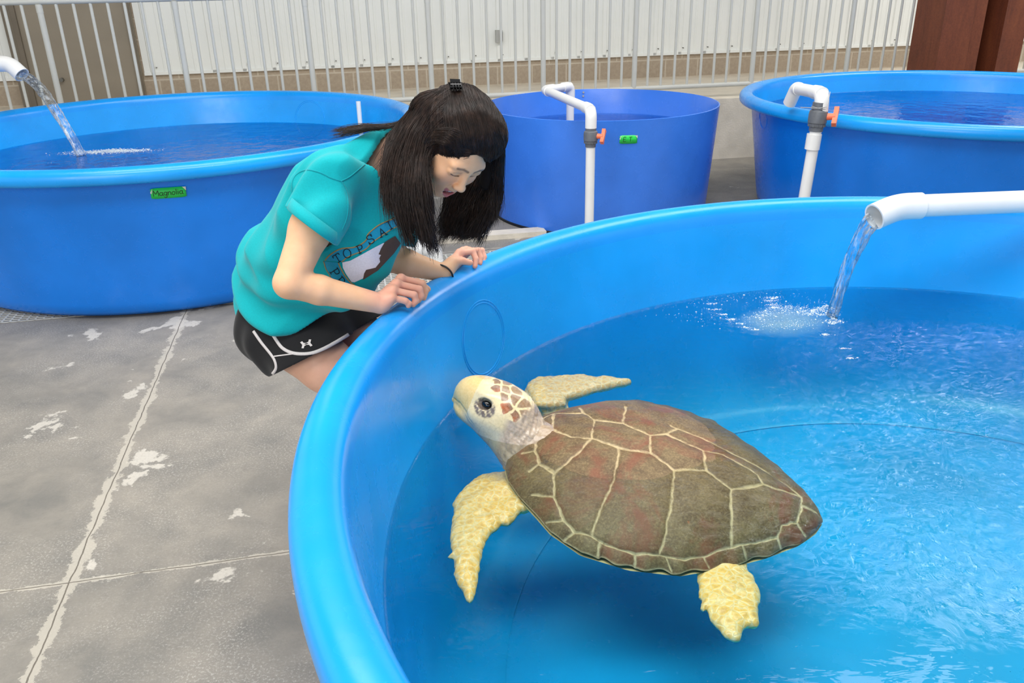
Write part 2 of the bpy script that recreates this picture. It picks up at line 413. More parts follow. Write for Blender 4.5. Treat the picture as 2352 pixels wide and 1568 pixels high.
# ------------------------------------------------------------------ tanks and water
def wave_mat(name, tint, sx=1., strength=.25, foam=()):
    m = bpy.data.materials.new(name); m.use_nodes = True; nt = m.node_tree; N = nt.nodes.new; L = nt.links.new
    for n in list(nt.nodes): nt.nodes.remove(n)
    out = N('ShaderNodeOutputMaterial')
    v = mapping(nt, (1, 1, 1))
    w1 = noise(nt, 5.5*sx, 3, .5, v, .6); w2 = noise(nt, 22*sx, 3, .5, mapping(nt, (.7, 1.6, 1), (0, 0, .2)), .5)
    geo = N('ShaderNodeTexCoord')
    h = math_(nt, 'ADD', math_(nt, 'MULTIPLY', w1, .55), math_(nt, 'MULTIPLY', w2, .07))
    # livelier close to where the stream falls in
    for (x, y, r, amp) in foam:
        dv = N('ShaderNodeVectorMath'); dv.operation = 'DISTANCE'; L(geo.outputs['Object'], dv.inputs[0]); dv.inputs[1].default_value = (x, y, 0)
        near = ramp(nt, math_(nt, 'DIVIDE', dv.outputs['Value'], r), [(.0, 1.), (.5, .45), (1., 0.)])
        w3 = noise(nt, 30*sx, 5, .6, v, 1.)
        h = math_(nt, 'ADD', h, math_(nt, 'MULTIPLY', math_(nt, 'MULTIPLY', w3, near), amp))
    nrm = bumpn(nt, h, strength, .05)
    fr = N('ShaderNodeFresnel'); fr.inputs['IOR'].default_value = 1.33; L(nrm, fr.inputs['Normal'])
    tr = N('ShaderNodeBsdfTransparent'); tr.inputs['Color'].default_value = (*tint, 1)
    gl = N('ShaderNodeBsdfGlossy'); gl.inputs['Roughness'].default_value = .02; L(nrm, gl.inputs['Normal'])
    mx = N('ShaderNodeMixShader'); L(fr.outputs[0], mx.inputs[0]); L(tr.outputs[0], mx.inputs[1]); L(gl.outputs[0], mx.inputs[2])
    L(mx.outputs[0], out.inputs[0]); return m

def tank_profile(R, k=1.):
    # outer wall, rolled rim, inner wall, floor
    z = .85
    p = [(0.001, .004), (R-.30, .004), (R-.235, .012), (R-.20, .04), (R-.19, .09), (R-.095, .74), (R-.085, .765)]
    rim = [(R-.05, .765), (R-.018, .768), (R-.003, .782), (R, .805), (R-.006, .828), (R-.022, .843), (R-.045, .85), (R-.068, .847), (R-.088, .835), (R-.1, .815)]
    inn = [(R-.107, .78), (R-.118, .70), (R-.165, .38), (R-.182, .27), (R-.205, .18), (R-.245, .11), (R-.305, .062), (R-.40, .040), (R-.52, .034), (.001, .033)]
    return p, rim, inn
def make_tank(c, R, label, group=None):
    t = empty('fish_tank', (c[0], c[1], 0), label, 'tank', group)
    p, rim, inn = tank_profile(R)
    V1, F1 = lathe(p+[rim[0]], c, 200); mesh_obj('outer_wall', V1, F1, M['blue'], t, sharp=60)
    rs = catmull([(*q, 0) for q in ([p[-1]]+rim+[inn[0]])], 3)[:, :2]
    V2, F2 = lathe(rs, c, 200); mesh_obj('rolled_rim', V2, F2, M['rim_lit'], t)
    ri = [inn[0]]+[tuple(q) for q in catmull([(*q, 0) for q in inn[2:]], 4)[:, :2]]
    V3, F3 = lathe(ri, c, 200); mesh_obj('inner_wall', V3, F3, M['inside_lit'], t, sharp=80)
    return t
def r_in(R, z): return R-.118-(.70-z)/.56*.082
C_MAIN, R_MAIN = (1.235, 1.575), 1.672
C_LEFT, R_LEFT = (-2.24, 5.66), 1.64
C_RIGHT, R_RIGHT = (3.34, 6.20), 1.60
t_main = make_tank(C_MAIN, R_MAIN, 'large round blue tank in the foreground with the sea turtle inside')
t_left = make_tank(C_LEFT, R_LEFT, 'round blue tank at left behind the woman, with a green Magnolia tape label')
t_right = make_tank(C_RIGHT, R_RIGHT, 'round blue tank at right below the rusty column, with thick rolled rim')

def disc(name, c, r, z, mat, label, cat='water'):
    n = 160; a = np.arange(n)*2*PI/n; rad = list(np.linspace(.02, r-.012, 12))+[r-.007, r-.003, r]; lift = [0]*12+[.0006, .0020, .0042]; nr = len(rad)
    V = [(c[0]+q*math.cos(t), c[1]+q*math.sin(t), z+l) for q, l in zip(rad, lift) for t in a]
    F = [(i*n+k, (i*n+(k+1) % n), (i+1)*n+(k+1) % n, (i+1)*n+k) for i in range(nr-1) for k in range(n)]+[tuple(range(n-1, -1, -1))]
    V = np.array(V)-np.array([c[0], c[1], z])
    F = [f[::-1] for f in F[:-1]]+[F[-1][::-1]]
    o = mesh_obj(name, V, F, mat); o.location = (c[0], c[1], z)
    return tag(o, label, cat)
WZ = .505
sp = (1.165, 2.82)
M['water'] = wave_mat('clear_tank_water', (.95, .995, .99), 1., .17, [(sp[0]-C_MAIN[0], sp[1]-C_MAIN[1], 1.7, 4.5)])
M['water2'] = wave_mat('lively_tank_water', (.75, .92, .96), 1., .5)
RM = R_MAIN; rr_ = list(np.linspace(.001, r_in(RM, WZ)-.013, 14)); _ri = r_in(RM, WZ)
prof_ = [(q, WZ) for q in rr_]+[(_ri-.008, WZ+.0009), (_ri-.0035, WZ+.003), (_ri-.0005, WZ+.0065), (_ri+.006, WZ+.0066), (_ri+.004, WZ-.03), (RM-.165+.008, .38), (RM-.182+.008, .27), (RM-.205+.008, .175), (RM-.245+.011, .094), (RM-.305+.009, .043), (RM-.40, .024), (RM-.52, .019), (.001, .018)]
V, F = lathe(prof_, (0, 0), 200); wtr = mesh_obj('tank_water', V-np.array([0, 0, WZ]), F[:, ::-1], M['water'], sharp=60); wtr.location = (*C_MAIN, WZ)
tag(wtr, 'clear rippled water around the sea turtle in the foreground tank', 'water')
va = M['water'].node_tree.nodes.new('ShaderNodeVolumeAbsorption'); va.inputs['Color'].default_value = (.62, .97, .78, 1); va.inputs['Density'].default_value = 1.0
M['water'].node_tree.links.new(va.outputs[0], [n for n in M['water'].node_tree.nodes if n.type == 'OUTPUT_MATERIAL'][0].inputs['Volume'])
disc('tank_water', C_LEFT, r_in(R_LEFT, .60)-.002, .60, M['water2'], 'choppy water in the left tank under its falling stream')
disc('tank_water', C_RIGHT, r_in(R_RIGHT, .68)-.002, .68, M['water2'], 'dark rippled water in the right rear tank')

# sheet-walled middle tank
C_MID, R_MID = (.70, 6.42), .875
tm = empty('sheet_tank', (*C_MID, 0), 'small straight-walled violet-blue tank in the middle with a green tape label', 'tank')
HM = .80
V, F = lathe([(R_MID-.055, .003), (R_MID-.0, HM-.002), (R_MID-.003, HM), (R_MID-.008, HM), (R_MID-.01, HM-.003), (R_MID-.06, .012), (.001, .012)], C_MID, 160)
mesh_obj('tank_wall', V, F, M['blue_sheet'], tm, sharp=50)
V, F = lathe([(R_MID-.051, .0), (R_MID-.050, .02), (R_MID-.056, .02)], C_MID, 160)
mesh_obj('base_seam', V, F, M['rubber'], tm)
disc('tank_water', C_MID, R_MID-.03, .60, M['water2'], 'still water inside the small middle tank')
for px, py in ((1323, 206), (1345, 206), (1323, 214), (1345, 213)):
    q = D3(px, py, 6.9); v = np.array([q[0]-C_MID[0], q[1]-C_MID[1]]); ang = math.atan2(v[1], v[0]); rr = R_MID-.014
    c = np.array([C_MID[0]+rr*math.cos(ang), C_MID[1]+rr*math.sin(ang), HM-.025-(.03 if py > 210 else 0)])
    MB().tube([c, c-np.array([math.cos(ang), math.sin(ang), 0])*.008], .008, 10).build('bolt', M['box'], tm)
# black drain fitting low on the near side of the middle tank
ang = math.atan2(5.62-C_MID[1], 1.04-C_MID[0])
dv = np.array([math.cos(ang), math.sin(ang), 0]); c0 = np.array([*C_MID, .10])+dv*(R_MID-.05)
MB().tube([c0, c0+dv*.03], .05, 20).tube([c0, c0+dv*.06], .032, 20).build('drain_fitting', M['rubber'], tm)

# ------------------------------------------------------------------ stroke lettering
GL = {
 'M': [[(0, 0), (.08, 1), (.42, .35), (.8, 1), (.86, 0)]], 'a': [[(.55, .55), (.3, .62), (.06, .4), (.12, .08), (.35, .02), (.55, .25)], [(.57, .6), (.56, .15), (.7, 0)]],
 'g': [[(.5, .55), (.25, .62), (.05, .38), (.15, .08), (.4, .1), (.52, .3)], [(.53, .6), (.5, -.2), (.3, -.42), (.05, -.3)]],
 'n': [[(.05, .6), (.08, 0)], [(.08, .4), (.3, .62), (.5, .5), (.52, 0)]], 'o': [[(.3, .6), (.06, .4), (.1, .08), (.35, .0), (.55, .25), (.5, .52), (.3, .6)]],
 'l': [[(.1, 1), (.1, 0)]], 'i': [[(.1, .6), (.1, 0)], [(.1, .85), (.12, .88)]],
 'E': [[(.6, 1), (.08, .97), (.06, 0), (.6, .03)], [(.07, .5), (.5, .53)]], 'T': [[(0, .97), (.62, 1)], [(.32, .98), (.3, 0)]], '.': [[(.1, .02), (.13, .04)]],
}
# serif capitals for the printed shirt
SG = {
 'T': [[(.0, .8), (.0, 1), (.8, 1), (.8, .8)], [(.4, 1), (.4, 0)], [(.22, 0), (.58, 0)]],
 'O': [[(.4+.4*math.sin(t), .5+.5*math.cos(t)) for t in np.linspace(0, 2*PI, 20)]],
 'P': [[(.15, 0), (.15, 1)], [(.0, 0), (.32, 0)], [(.0, 1), (.45, 1), (.68, .9), (.72, .72), (.62, .52), (.4, .46), (.15, .46)]],
 'S': [[(.65, .72), (.68, 1)], [(.65, .8), (.52, .97), (.3, 1), (.1, .88), (.1, .66), (.3, .54), (.5, .47), (.68, .32), (.64, .1), (.42, 0), (.2, .03), (.05, .2)], [(.03, 0), (.05, .28)]],
 'A': [[(.05, 0), (.4, 1), (.75, 0)], [(.2, .36), (.6, .36)], [(-.06, 0), (.18, 0)], [(.62, 0), (.88, 0)]],
 'I': [[(.25, 0), (.25, 1)], [(.08, 0), (.42, 0)], [(.08, 1), (.42, 1)]],
 'L': [[(.15, 1), (.15, 0), (.7, 0), (.7, .22)], [(0, 1), (.32, 1)]],
 'R': [[(.15, 0), (.15, 1)], [(.0, 0), (.32, 0)], [(.0, 1), (.45, 1), (.68, .9), (.7, .72), (.6, .54), (.4, .5), (.15, .5)], [(.4, .5), (.7, 0), (.85, 0)]],
 'J': [[(.3, 1), (.7, 1)], [(.5, 1), (.5, .2), (.35, 0), (.12, .05), (.05, .25)]],
}
def strokes_to_mesh(strokes, pos, rad, mb, flat=None):
    """strokes in 2D; pos(x, y) -> (point, normal). flat ribbons of half width rad"""
    for st in strokes:
        if len(st) > 2 and flat != 'sharp': P2 = catmull([(*p, 0) for p in st], 4)[:, :2]
        else: P2 = np.array([np.array(st[i])+(np.array(st[i+1])-np.array(st[i]))*t for i in range(len(st)-1) for t in (0, .25, .5, .75)]+[st[-1]], float)
        pn = [pos(*p) for p in P2]; P = np.array([p[0] for p in pn]); Nn = np.array([p[1] for p in pn])
        T = np.gradient(P, axis=0); T /= np.linalg.norm(T, axis=1, keepdims=True)+1e-9
        B = np.cross(Nn, T); B /= np.linalg.norm(B, axis=1, keepdims=True)+1e-9
        P = P.copy(); P[0] -= T[0]*rad*.8; P[-1] += T[-1]*rad*.8
        n = len(P); up = Nn*rad*.25
        V = np.concatenate([P-B*rad, P-B*rad*.6+up, P+B*rad*.6+up, P+B*rad]); F = [(q*n+i, q*n+i+1, (q+1)*n+i+1, (q+1)*n+i) for q in range(3) for i in range(n-1)]
        mb.add(V, F)
def tape_label(tank, c, R_at, ang, z, wid, hgt, text, tilt=0., curl=True):
    """strip of green tape on a round wall; R_at(z) gives the wall radius"""
    er = lambda a: np.array([math.cos(a), math.sin(a), 0])
    def pos(u, v, off=.003):   # u along (to the viewer's right), v up, metres
        uu = u*math.cos(tilt)-v*math.sin(tilt); vv = u*math.sin(tilt)+v*math.cos(tilt)
        r = R_at(z+vv); a = ang+uu/r
        return np.array([*c, 0])+er(a)*(r+off)+np.array([0, 0, z+vv]), er(a)
    n = 14; V = []; F = []
    pin = lambda s: (.02 if s < 0 else .012)
    for i in range(n+1):
        u = -wid/2+wid*i/n
        e = max(0, abs(u)-wid/2+.016)
        for v in (-hgt/2, hgt/2):
            V.append(pos(u, v*(1-e*9) if curl else v, .003+e*.15)[0])
    F = [(2*i, 2*i+2, 2*i+3, 2*i+1) for i in range(n)]
    o = mesh_obj('tape_label', V, F, M['tape'], tank, True); tag(o, 'green tape reading '+text)
    sm = o.modifiers.new('s', 'SOLIDIFY'); sm.thickness = .0012; sm.offset = 1
    for s in (-1, 1):
        fl = MB()
        if s < 0: q = [(-wid/2-.002, hgt*.1), (-wid/2+.012, hgt*.49), (-wid/2+.004, -.002)]
        else: q = [(wid/2-.016, hgt*.49), (wid/2+.002, hgt*.47), (wid/2+.001, hgt*.12)]
        fl.add([pos(*p, .007)[0] for p in q], [(0, 1, 2)])
        fl.build('curled_corner', M['tape_edge'], o, False)
    adv = {'M': 1.0, 'a': .75, 'g': .68, 'n': .68, 'o': .7, 'l': .28, 'i': .3, 'E': .9, 'T': .75, '.': .3}
    tot = sum(adv[ch] for ch in text if ch != ' ')+.5*text.count(' '); s = min(hgt*.52, wid*.86/tot); x = -tot*s/2
    for k, ch in enumerate(text):
        if ch == ' ': x += .5*s; continue
        mb = MB(); strokes_to_mesh([[(x+p[0]*s, -s*.42+p[1]*s+.12*s*x/wid) for p in st] for st in GL[ch]], lambda a, b: pos(a, b, .0055), s*.055, mb)
        mb.build('handwritten_letter', M['ink'], o, True)
        x += adv[ch]*s
    return o
def wall_at(R): return lambda z: R-.19+(z-.09)/.65*.095
def ang_of(px, py, c, Rz, zz):
    q = None
    for D in np.linspace(3, 8, 2000):   # first hit of the near wall
        p = D3(px, py, D)
        if math.hypot(p[0]-c[0], p[1]-c[1]) < Rz(p[2]): q = p; break
    return math.atan2(q[1]-c[1], q[0]-c[0]), float(q[2])
a_, z_ = ang_of(387, 442, C_LEFT, wall_at(R_LEFT), 0)
tape_label(t_left, C_LEFT, wall_at(R_LEFT), a_, z_, .168, .056, 'Magnolia', -.02)
a_, z_ = ang_of(1443, 320, C_MID, lambda z: R_MID-.055+.055*z/.8, 0)
tape_label(tm, C_MID, lambda z: R_MID-.055+.055*z/.8, a_, z_, .118, .055, 'E T.', -.02)

def moulded_ring(tank, c, R, ang, z, rad, name='moulded_ring', inside=True, rings=(1., .93), n=64):
    mb = MB()
    for k in rings:
        P = []
        for t in np.linspace(0, 2*PI, n, endpoint=False):
            zz = z+rad*k*math.sin(t); r = (r_in(R, zz)-.0005) if inside else wall_at(R)(zz)+.0005
            a = ang+rad*k*math.cos(t)/r; P.append((c[0]+r*math.cos(a), c[1]+r*math.sin(a), zz))
        mb.tube(P, .0022, 6, closed=True)
    return mb.build(name, M['inside_lit'] if inside else M['blue'], tank)
q = Z3(1155, 770, .66); moulded_ring(t_main, C_MAIN, R_MAIN, math.atan2(q[1]-C_MAIN[1], q[0]-C_MAIN[0]), .635, .118)
q = Z3(683, 262, .70); moulded_ring(t_left, C_LEFT, R_LEFT, math.atan2(q[1]-C_LEFT[1], q[0]-C_LEFT[0]), .635, .15)
a_, z_ = ang_of(1752, 272, C_RIGHT, wall_at(R_RIGHT), 0)
moulded_ring(t_right, C_RIGHT, R_RIGHT, a_, z_, .075, inside=False)

# ------------------------------------------------------------------ pipes
def pipe(mb, P, r, rad=.05, n=20): mb.tube(bend(P, rad), r, n)
def fitting(a, b, r, name, parent, mat='pvc', n=24, lip=True):
    a, b = np.asarray(a, float), np.asarray(b, float); mb = MB().tube([a, b], r, n)
    return mb.build(name, M[mat], parent)
def hollow_elbow(P, r, parent, name='elbow', rad=.06, t=.006):
    """elbow with an open, hollow last end"""
    Q = bend(P, rad, 8); V1, F1 = tube_vf(Q, r, 28, False); V2, F2 = tube_vf(Q, r-t, 28, False)
    n = 28; m = len(Q); k = len(V1); V = np.concatenate([V1, V2]); F = list(F1)+[tuple(reversed([i+k for i in f])) for f in F2]
    for i in range(n): j = (i+1) % n; F.append(((m-1)*n+i, (m-1)*n+j, k+(m-1)*n+j, k+(m-1)*n+i)[::-1])
    F += [tuple(range(n))]
    return mesh_obj(name, V, F, M['pvc'], parent, sharp=50)

def stream(name, p0, v0, z_end, r0, label, seed=0, twist=1.2, mat=None, flat=.55, side=None):
    """falling water from p0 with velocity v0: lumpy transparent tube"""
    rg = np.random.default_rng(seed); p0 = np.array(p0, float); v0 = np.array(v0, float)
    t_end = (v0[2]+math.sqrt(v0[2]**2+2*9.8*(p0[2]-z_end)))/9.8; m = 70; n = 40
    ts = np.linspace(0, t_end, m); P = p0+ts[:, None]*v0+np.array([0, 0, -4.9])*(ts**2)[:, None]
    T, N, B = frames(P); a = np.arange(n)*2*PI/n; V = []
    ph = rg.uniform(0, 6.3, 8)
    for i in range(m):
        s = i/(m-1); wid = r0*(1-.32*s)
        for k in range(n):
            lump = 1+.10*math.sin(3*a[k]+ph[0]+s*7*twist)+.08*math.sin(5*a[k]+ph[1]-s*11)+.05*math.sin(9*a[k]+ph[2]+s*23)+.05*s*math.sin(13*a[k]+s*70+ph[3])+.05*s*math.sin(s*55+ph[4]+2*a[k])
            V.append(P[i]+(N[i]*math.cos(a[k])*flat+B[i]*math.sin(a[k]))*wid*lump)
    F = [(i*n+k, i*n+(k+1) % n, (i+1)*n+(k+1) % n, (i+1)*n+k) for i in range(m-1) for k in range(n)]
    F += [tuple(range(n-1, -1, -1)), tuple((m-1)*n+k for k in range(n))]
    o = mesh_obj(name, V, F, mat or M['stream']); tag(o, label, 'water'); return o, P[-1]
def stream_mat():
    m = bpy.data.materials.new('falling_water'); m.use_nodes = True; nt = m.node_tree; N = nt.nodes.new; L = nt.links.new
    for n in list(nt.nodes): nt.nodes.remove(n)
    out = N('ShaderNodeOutputMaterial'); v = mapping(nt, (1, 1, .12))
    h = noise(nt, 60, 4, .6, v, .6); nrm = bumpn(nt, h, .7, .01)
    fr = N('ShaderNodeFresnel'); fr.inputs['IOR'].default_value = 1.33; L(nrm, fr.inputs['Normal'])
    tr = N('ShaderNodeBsdfTransparent'); tr.inputs['Color'].default_value = (.95, .98, 1, 1)
    gl = N('ShaderNodeBsdfGlossy'); gl.inputs['Roughness'].default_value = .05; L(nrm, gl.inputs['Normal'])
    df = N('ShaderNodeBsdfDiffuse'); df.inputs['Color'].default_value = (.85, .9, .95, 1)
    m1 = N('ShaderNodeMixShader'); L(math_(nt, 'MINIMUM', math_(nt, 'MULTIPLY', fr.outputs[0], 1.6), 1.), m1.inputs[0]); L(tr.outputs[0], m1.inputs[1]); L(gl.outputs[0], m1.inputs[2])
    bub = ramp(nt, noise(nt, 45, 6, .7, v, .5), [(.52, 0.), (.66, .42)])
    m2 = N('ShaderNodeMixShader'); L(bub, m2.inputs[0]); L(m1.outputs[0], m2.inputs[1]); L(df.outputs[0], m2.inputs[2])
    L(m2.outputs[0], out.inputs[0]); return m
M['stream'] = stream_mat()

# inlet of the foreground tank
pz = .905
e0 = Z3(2075, 474, pz); e1 = Z3(2352, 463, pz); pdir = (e1-e0)/np.linalg.norm(e1-e0)
pA = e0; pR = .039
inl = empty('inlet_pipe', e1, 'thick white pipe with angled spout pouring into the foreground turtle tank', 'pipe')
far = pA+pdir*2.6
mb = MB(); pipe(mb, [pA-pdir*.01, far, far-np.array([0, 0, .86])], pR, .12, 28); mb.build('pipe_run', M['pvc'], inl)
out = D3(2008, 498, (pA-CAM)@_F-.02)
od = (out-pA); od /= np.linalg.norm(od)
hollow_elbow([pA+pdir*.062, pA-pdir*.02, out], pR+.007, inl, 'spout_elbow', .05)
o, endp = stream('water_stream', out+od*.0-np.array([0, 0, .012]), np.array([-.36, .08, -.25]), WZ, .047, 'clear stream falling from the white spout into the foreground tank', 3)

def droplets(name, c, n, spread, z, rr, label, seed, elong=(1, 1), rot=0., flatk=.5, up=0.):
    """bubbles and drops lying on the surface, one mesh"""
    rg = np.random.default_rng(seed)
    base, bf = [], []
    m_, k_ = 4, 6
    for i in range(m_+1):
        th = PI*i/m_
        for k in range(k_): base.append((math.sin(th)*math.cos(2*PI*k/k_), math.sin(th)*math.sin(2*PI*k/k_), math.cos(th)))
    for i in range(m_):
        for k in range(k_): bf.append((i*k_+k, (i+1)*k_+k, (i+1)*k_+(k+1) % k_, i*k_+(k+1) % k_))
    base = np.array(base); bf = np.array(bf)
    g = rg.normal(size=(n, 2))*spread*np.array(elong); cr, sr = math.cos(rot), math.sin(rot)
    g = g@np.array([[cr, sr], [-sr, cr]]); r = rr*np.exp(rg.normal(size=n)*.6)
    zz = z+np.abs(rg.normal(size=n))*up*np.exp(-(g**2).sum(1)/(spread**2))
    V = (np.stack([c[0]+g[:, 0], c[1]+g[:, 1], zz], -1)[:, None]+base[None]*r[:, None, None]*np.array([1, 1, flatk])).reshape(-1, 3)
    F = (bf[None]+(np.arange(n)*len(base))[:, None, None]).reshape(-1, 4)
    o = mesh_obj(name, V, F, M['foam']); return tag(o, label, 'foam', kind='stuff')
# ------------------------------------------------------------------ implicit modelling: blended rounded shapes -> one smooth mesh
def nrm_(v): v = np.asarray(v, float); return v/np.linalg.norm(v)
class Field:
    def __init__(s, lo, hi, h):
        s.lo = np.asarray(lo, float); s.h = h; s.n = np.ceil((np.asarray(hi)-s.lo)/h).astype(int)+1
        s.f = np.full(s.n, 1., dtype=np.float32)
    def sub(s, lo, hi):
        i0 = np.maximum(np.floor((np.asarray(lo)-s.lo)/s.h).astype(int), 0); i1 = np.minimum(np.ceil((np.asarray(hi)-s.lo)/s.h).astype(int)+1, s.n)
        if (i1 <= i0).any(): return None, None
        sl = tuple(slice(a, b) for a, b in zip(i0, i1))
        g = np.meshgrid(*[s.lo[k]+s.h*np.arange(i0[k], i1[k]) for k in range(3)], indexing='ij')
        return sl, np.stack(g, -1).astype(np.float32)
    def add(s, prim, k=.02, op='u'):
        fn, lo, hi = prim; pad = k+2.5*s.h
        sl, P = s.sub(np.asarray(lo)-pad, np.asarray(hi)+pad)
        if sl is None: return s
        d = fn(P); a = s.f[sl]
        if op == 'u':
            if k > 0: h = np.maximum(k-np.abs(a-d), 0)/k; s.f[sl] = np.minimum(a, d)-h*h*k/4
            else: s.f[sl] = np.minimum(a, d)
        else:
            d = -d
            if k > 0: h = np.maximum(k-np.abs(a-d), 0)/k; s.f[sl] = np.maximum(a, d)+h*h*k/4
            else: s.f[sl] = np.maximum(a, d)
        return s
    def cut(s, fn):
        """keep only where fn(P) < 0"""
        g = np.meshgrid(*[s.lo[k]+s.h*np.arange(s.n[k]) for k in range(3)], indexing='ij'); P = np.stack(g, -1).astype(np.float32)
        s.f = np.maximum(s.f, fn(P)).astype(np.float32); return s
    def warp(s, fn, band=.03):
        """add fn(P) to the field close to the surface"""
        idx = np.argwhere(np.abs(s.f) < band)
        P = s.lo+idx*s.h; s.f[tuple(idx.T)] += fn(P).astype(np.float32); return s
    def mesh(s, smooth=1):
        f = s.f; n = s.n; ins = f < 0
        c = [ins[dx:n[0]-1+dx, dy:n[1]-1+dy, dz:n[2]-1+dz] for dx in (0, 1) for dy in (0, 1) for dz in (0, 1)]
        anyi = np.zeros_like(c[0]); alli = np.ones_like(c[0])
        for q in c: anyi |= q; alli &= q
        idx = np.argwhere(anyi & ~alli)
        cm = np.full(n-1, -1, dtype=np.int32); cm[tuple(idx.T)] = np.arange(len(idx))
        off = np.array([(dx, dy, dz) for dx in (0, 1) for dy in (0, 1) for dz in (0, 1)])
        val = np.stack([f[tuple((idx+o).T)] for o in off], 1)
        acc = np.zeros((len(idx), 3)); cnt = np.zeros(len(idx))
        for a in range(8):
            for b in range(a+1, 8):
                if np.abs(off[a]-off[b]).sum() != 1: continue
                m = (val[:, a] < 0) != (val[:, b] < 0); t = val[:, a]/np.where(m, val[:, a]-val[:, b], 1)
                acc += np.where(m[:, None], off[a]+t[:, None]*(off[b]-off[a]), 0); cnt += m
        V = s.lo+(idx+acc/cnt[:, None])*s.h; F = []
        for ax in range(3):
            o1, o2 = [k for k in range(3) if k != ax]
            A = [slice(0, n[k]) for k in range(3)]; Bs = list(A); A[ax] = slice(0, n[ax]-1); Bs[ax] = slice(1, n[ax])
            e = np.argwhere(ins[tuple(A)] != ins[tuple(Bs)])
            e = e[(e[:, o1] > 0) & (e[:, o2] > 0) & (e[:, o1] < n[o1]-1) & (e[:, o2] < n[o2]-1)]
            flip = ins[tuple(e.T)]; q = []
            for d1, d2 in ((-1, -1), (0, -1), (0, 0), (-1, 0)):
                p = e.copy(); p[:, o1] += d1; p[:, o2] += d2; q.append(cm[tuple(p.T)])
            q = np.stack(q, 1)
            if ax == 1: flip = ~flip
            q[~flip] = q[~flip][:, ::-1]; F.append(q)
        F = np.concatenate(F); F = F[(F >= 0).all(1)]
        for _ in range(smooth):
            S = np.zeros_like(V); C = np.zeros(len(V))
            for a, b in ((0, 1), (1, 2), (2, 3), (3, 0)):
                for k in range(3): S[:, k] += np.bincount(F[:, a], V[F[:, b], k], len(V))+np.bincount(F[:, b], V[F[:, a], k], len(V))
                C += np.bincount(F[:, a], minlength=len(V))+np.bincount(F[:, b], minlength=len(V))
            V = V*.5+.5*S/np.maximum(C, 1)[:, None]
        return V, F
def cone(a, b, ra, rb, squash=None):
    """rounded cone; squash=(axis, factor) flattens the section along axis"""
    a, b = np.asarray(a, float), np.asarray(b, float); r = max(ra, rb)
    def fn(P):
        p, q = a, b
        if squash is not None:
            n = nrm_(squash[0]).astype(np.float32); k = 1/squash[1]-1
            P = P-a; P = P+n*((P@n)*k)[..., None]; q = (b-a); q = q+n*((q@n)*k); p = np.zeros(3)
        d = (q-p); L2 = d@d+1e-12; w = P-p.astype(np.float32)
        t = np.clip((w@d.astype(np.float32))/L2, 0, 1)
        return np.sqrt(((w-t[..., None]*d.astype(np.float32))**2).sum(-1))-(ra+(rb-ra)*t)
    return fn, np.minimum(a, b)-r, np.maximum(a, b)+r
def ell(c, r, axes=None):
    c, r = np.asarray(c, float), np.asarray(r, float); A = np.eye(3) if axes is None else np.array([nrm_(x) for x in axes])
    def fn(P):
        q = (P-c.astype(np.float32))@A.T.astype(np.float32)
        k0 = np.sqrt(((q/r)**2).sum(-1)); k1 = np.sqrt(((q/(r*r))**2).sum(-1))+1e-9
        return k0*(k0-1)/k1
    e = np.sqrt(((A*r[:, None])**2).sum(0)); return fn, c-e, c+e
def poly_dist(P2, poly):
    """signed 2D distance to a polygon, negative inside"""
    poly = np.asarray(poly, float); d = np.full(P2.shape[:-1], 1e9); s = np.ones(P2.shape[:-1]); n = len(poly); j = n-1
    for i in range(n):
        e = poly[j]-poly[i]; w = P2-poly[i]; t = np.clip((w@e)/(e@e+1e-12), 0, 1); b = w-e*t[..., None]
        d = np.minimum(d, (b*b).sum(-1))
        c1 = P2[..., 1] >= poly[i][1]; c2 = P2[..., 1] < poly[j][1]; c3 = e[0]*w[..., 1] > e[1]*w[..., 0]
        fl = (c1 & c2 & c3) | (~c1 & ~c2 & ~c3); s = np.where(fl, -s, s); j = i
    return s*np.sqrt(d)
def slabpoly(pts3, thick, edge, ctr=None):
    """flat organic blade from a 3D outline (roughly planar)"""
    P = np.asarray(pts3, float); c = P.mean(0); u, sv, vt = np.linalg.svd(P-c); ax, ay, az = vt
    poly = np.stack([(P-c)@ax, (P-c)@ay], -1)
    def fn(Q):
        q = Q-c; p2 = np.stack([q@ax, q@ay], -1); w = np.abs(q@az); d = poly_dist(p2, poly)
        t = np.clip(-d/edge, 0, 1); T = thick*np.sqrt(t*(2-t))
        return np.where(d > 0, np.sqrt(d*d+w*w), w-T)*.7
    return fn, P.min(0)-thick, P.max(0)+thick
def polyline_dist(V, lines):
    d = np.full(len(V), 1e9)
    for L in lines:
        L = np.asarray(L, float)
        for a, b in zip(L[:-1], L[1:]):
            e = b-a; w = V-a; t = np.clip((w@e)/(e@e+1e-12), 0, 1); d = np.minimum(d, ((w-t[:, None]*e)**2).sum(1))
    return np.sqrt(d)
def vnoise(P, scale, seed=0):
    """cheap smooth value noise from summed sines, about -1..1"""
    r = np.random.default_rng(seed); o = np.zeros(P.shape[:-1])
    for k in range(7):
        d = r.normal(size=3); d /= np.linalg.norm(d); o += np.sin((P@d)*scale*(.7+.25*k)+r.uniform(0, 6.3)+1.3*np.sin((P@r.normal(size=3))*scale*.35))
    return o/3.2
def join(parts):
    V, F, C = [], [], []; b = 0
    for v, f, c in parts: V.append(v); F.append(f+b); C.append(c); b += len(v)
    return np.concatenate(V), np.concatenate(F), np.concatenate(C)
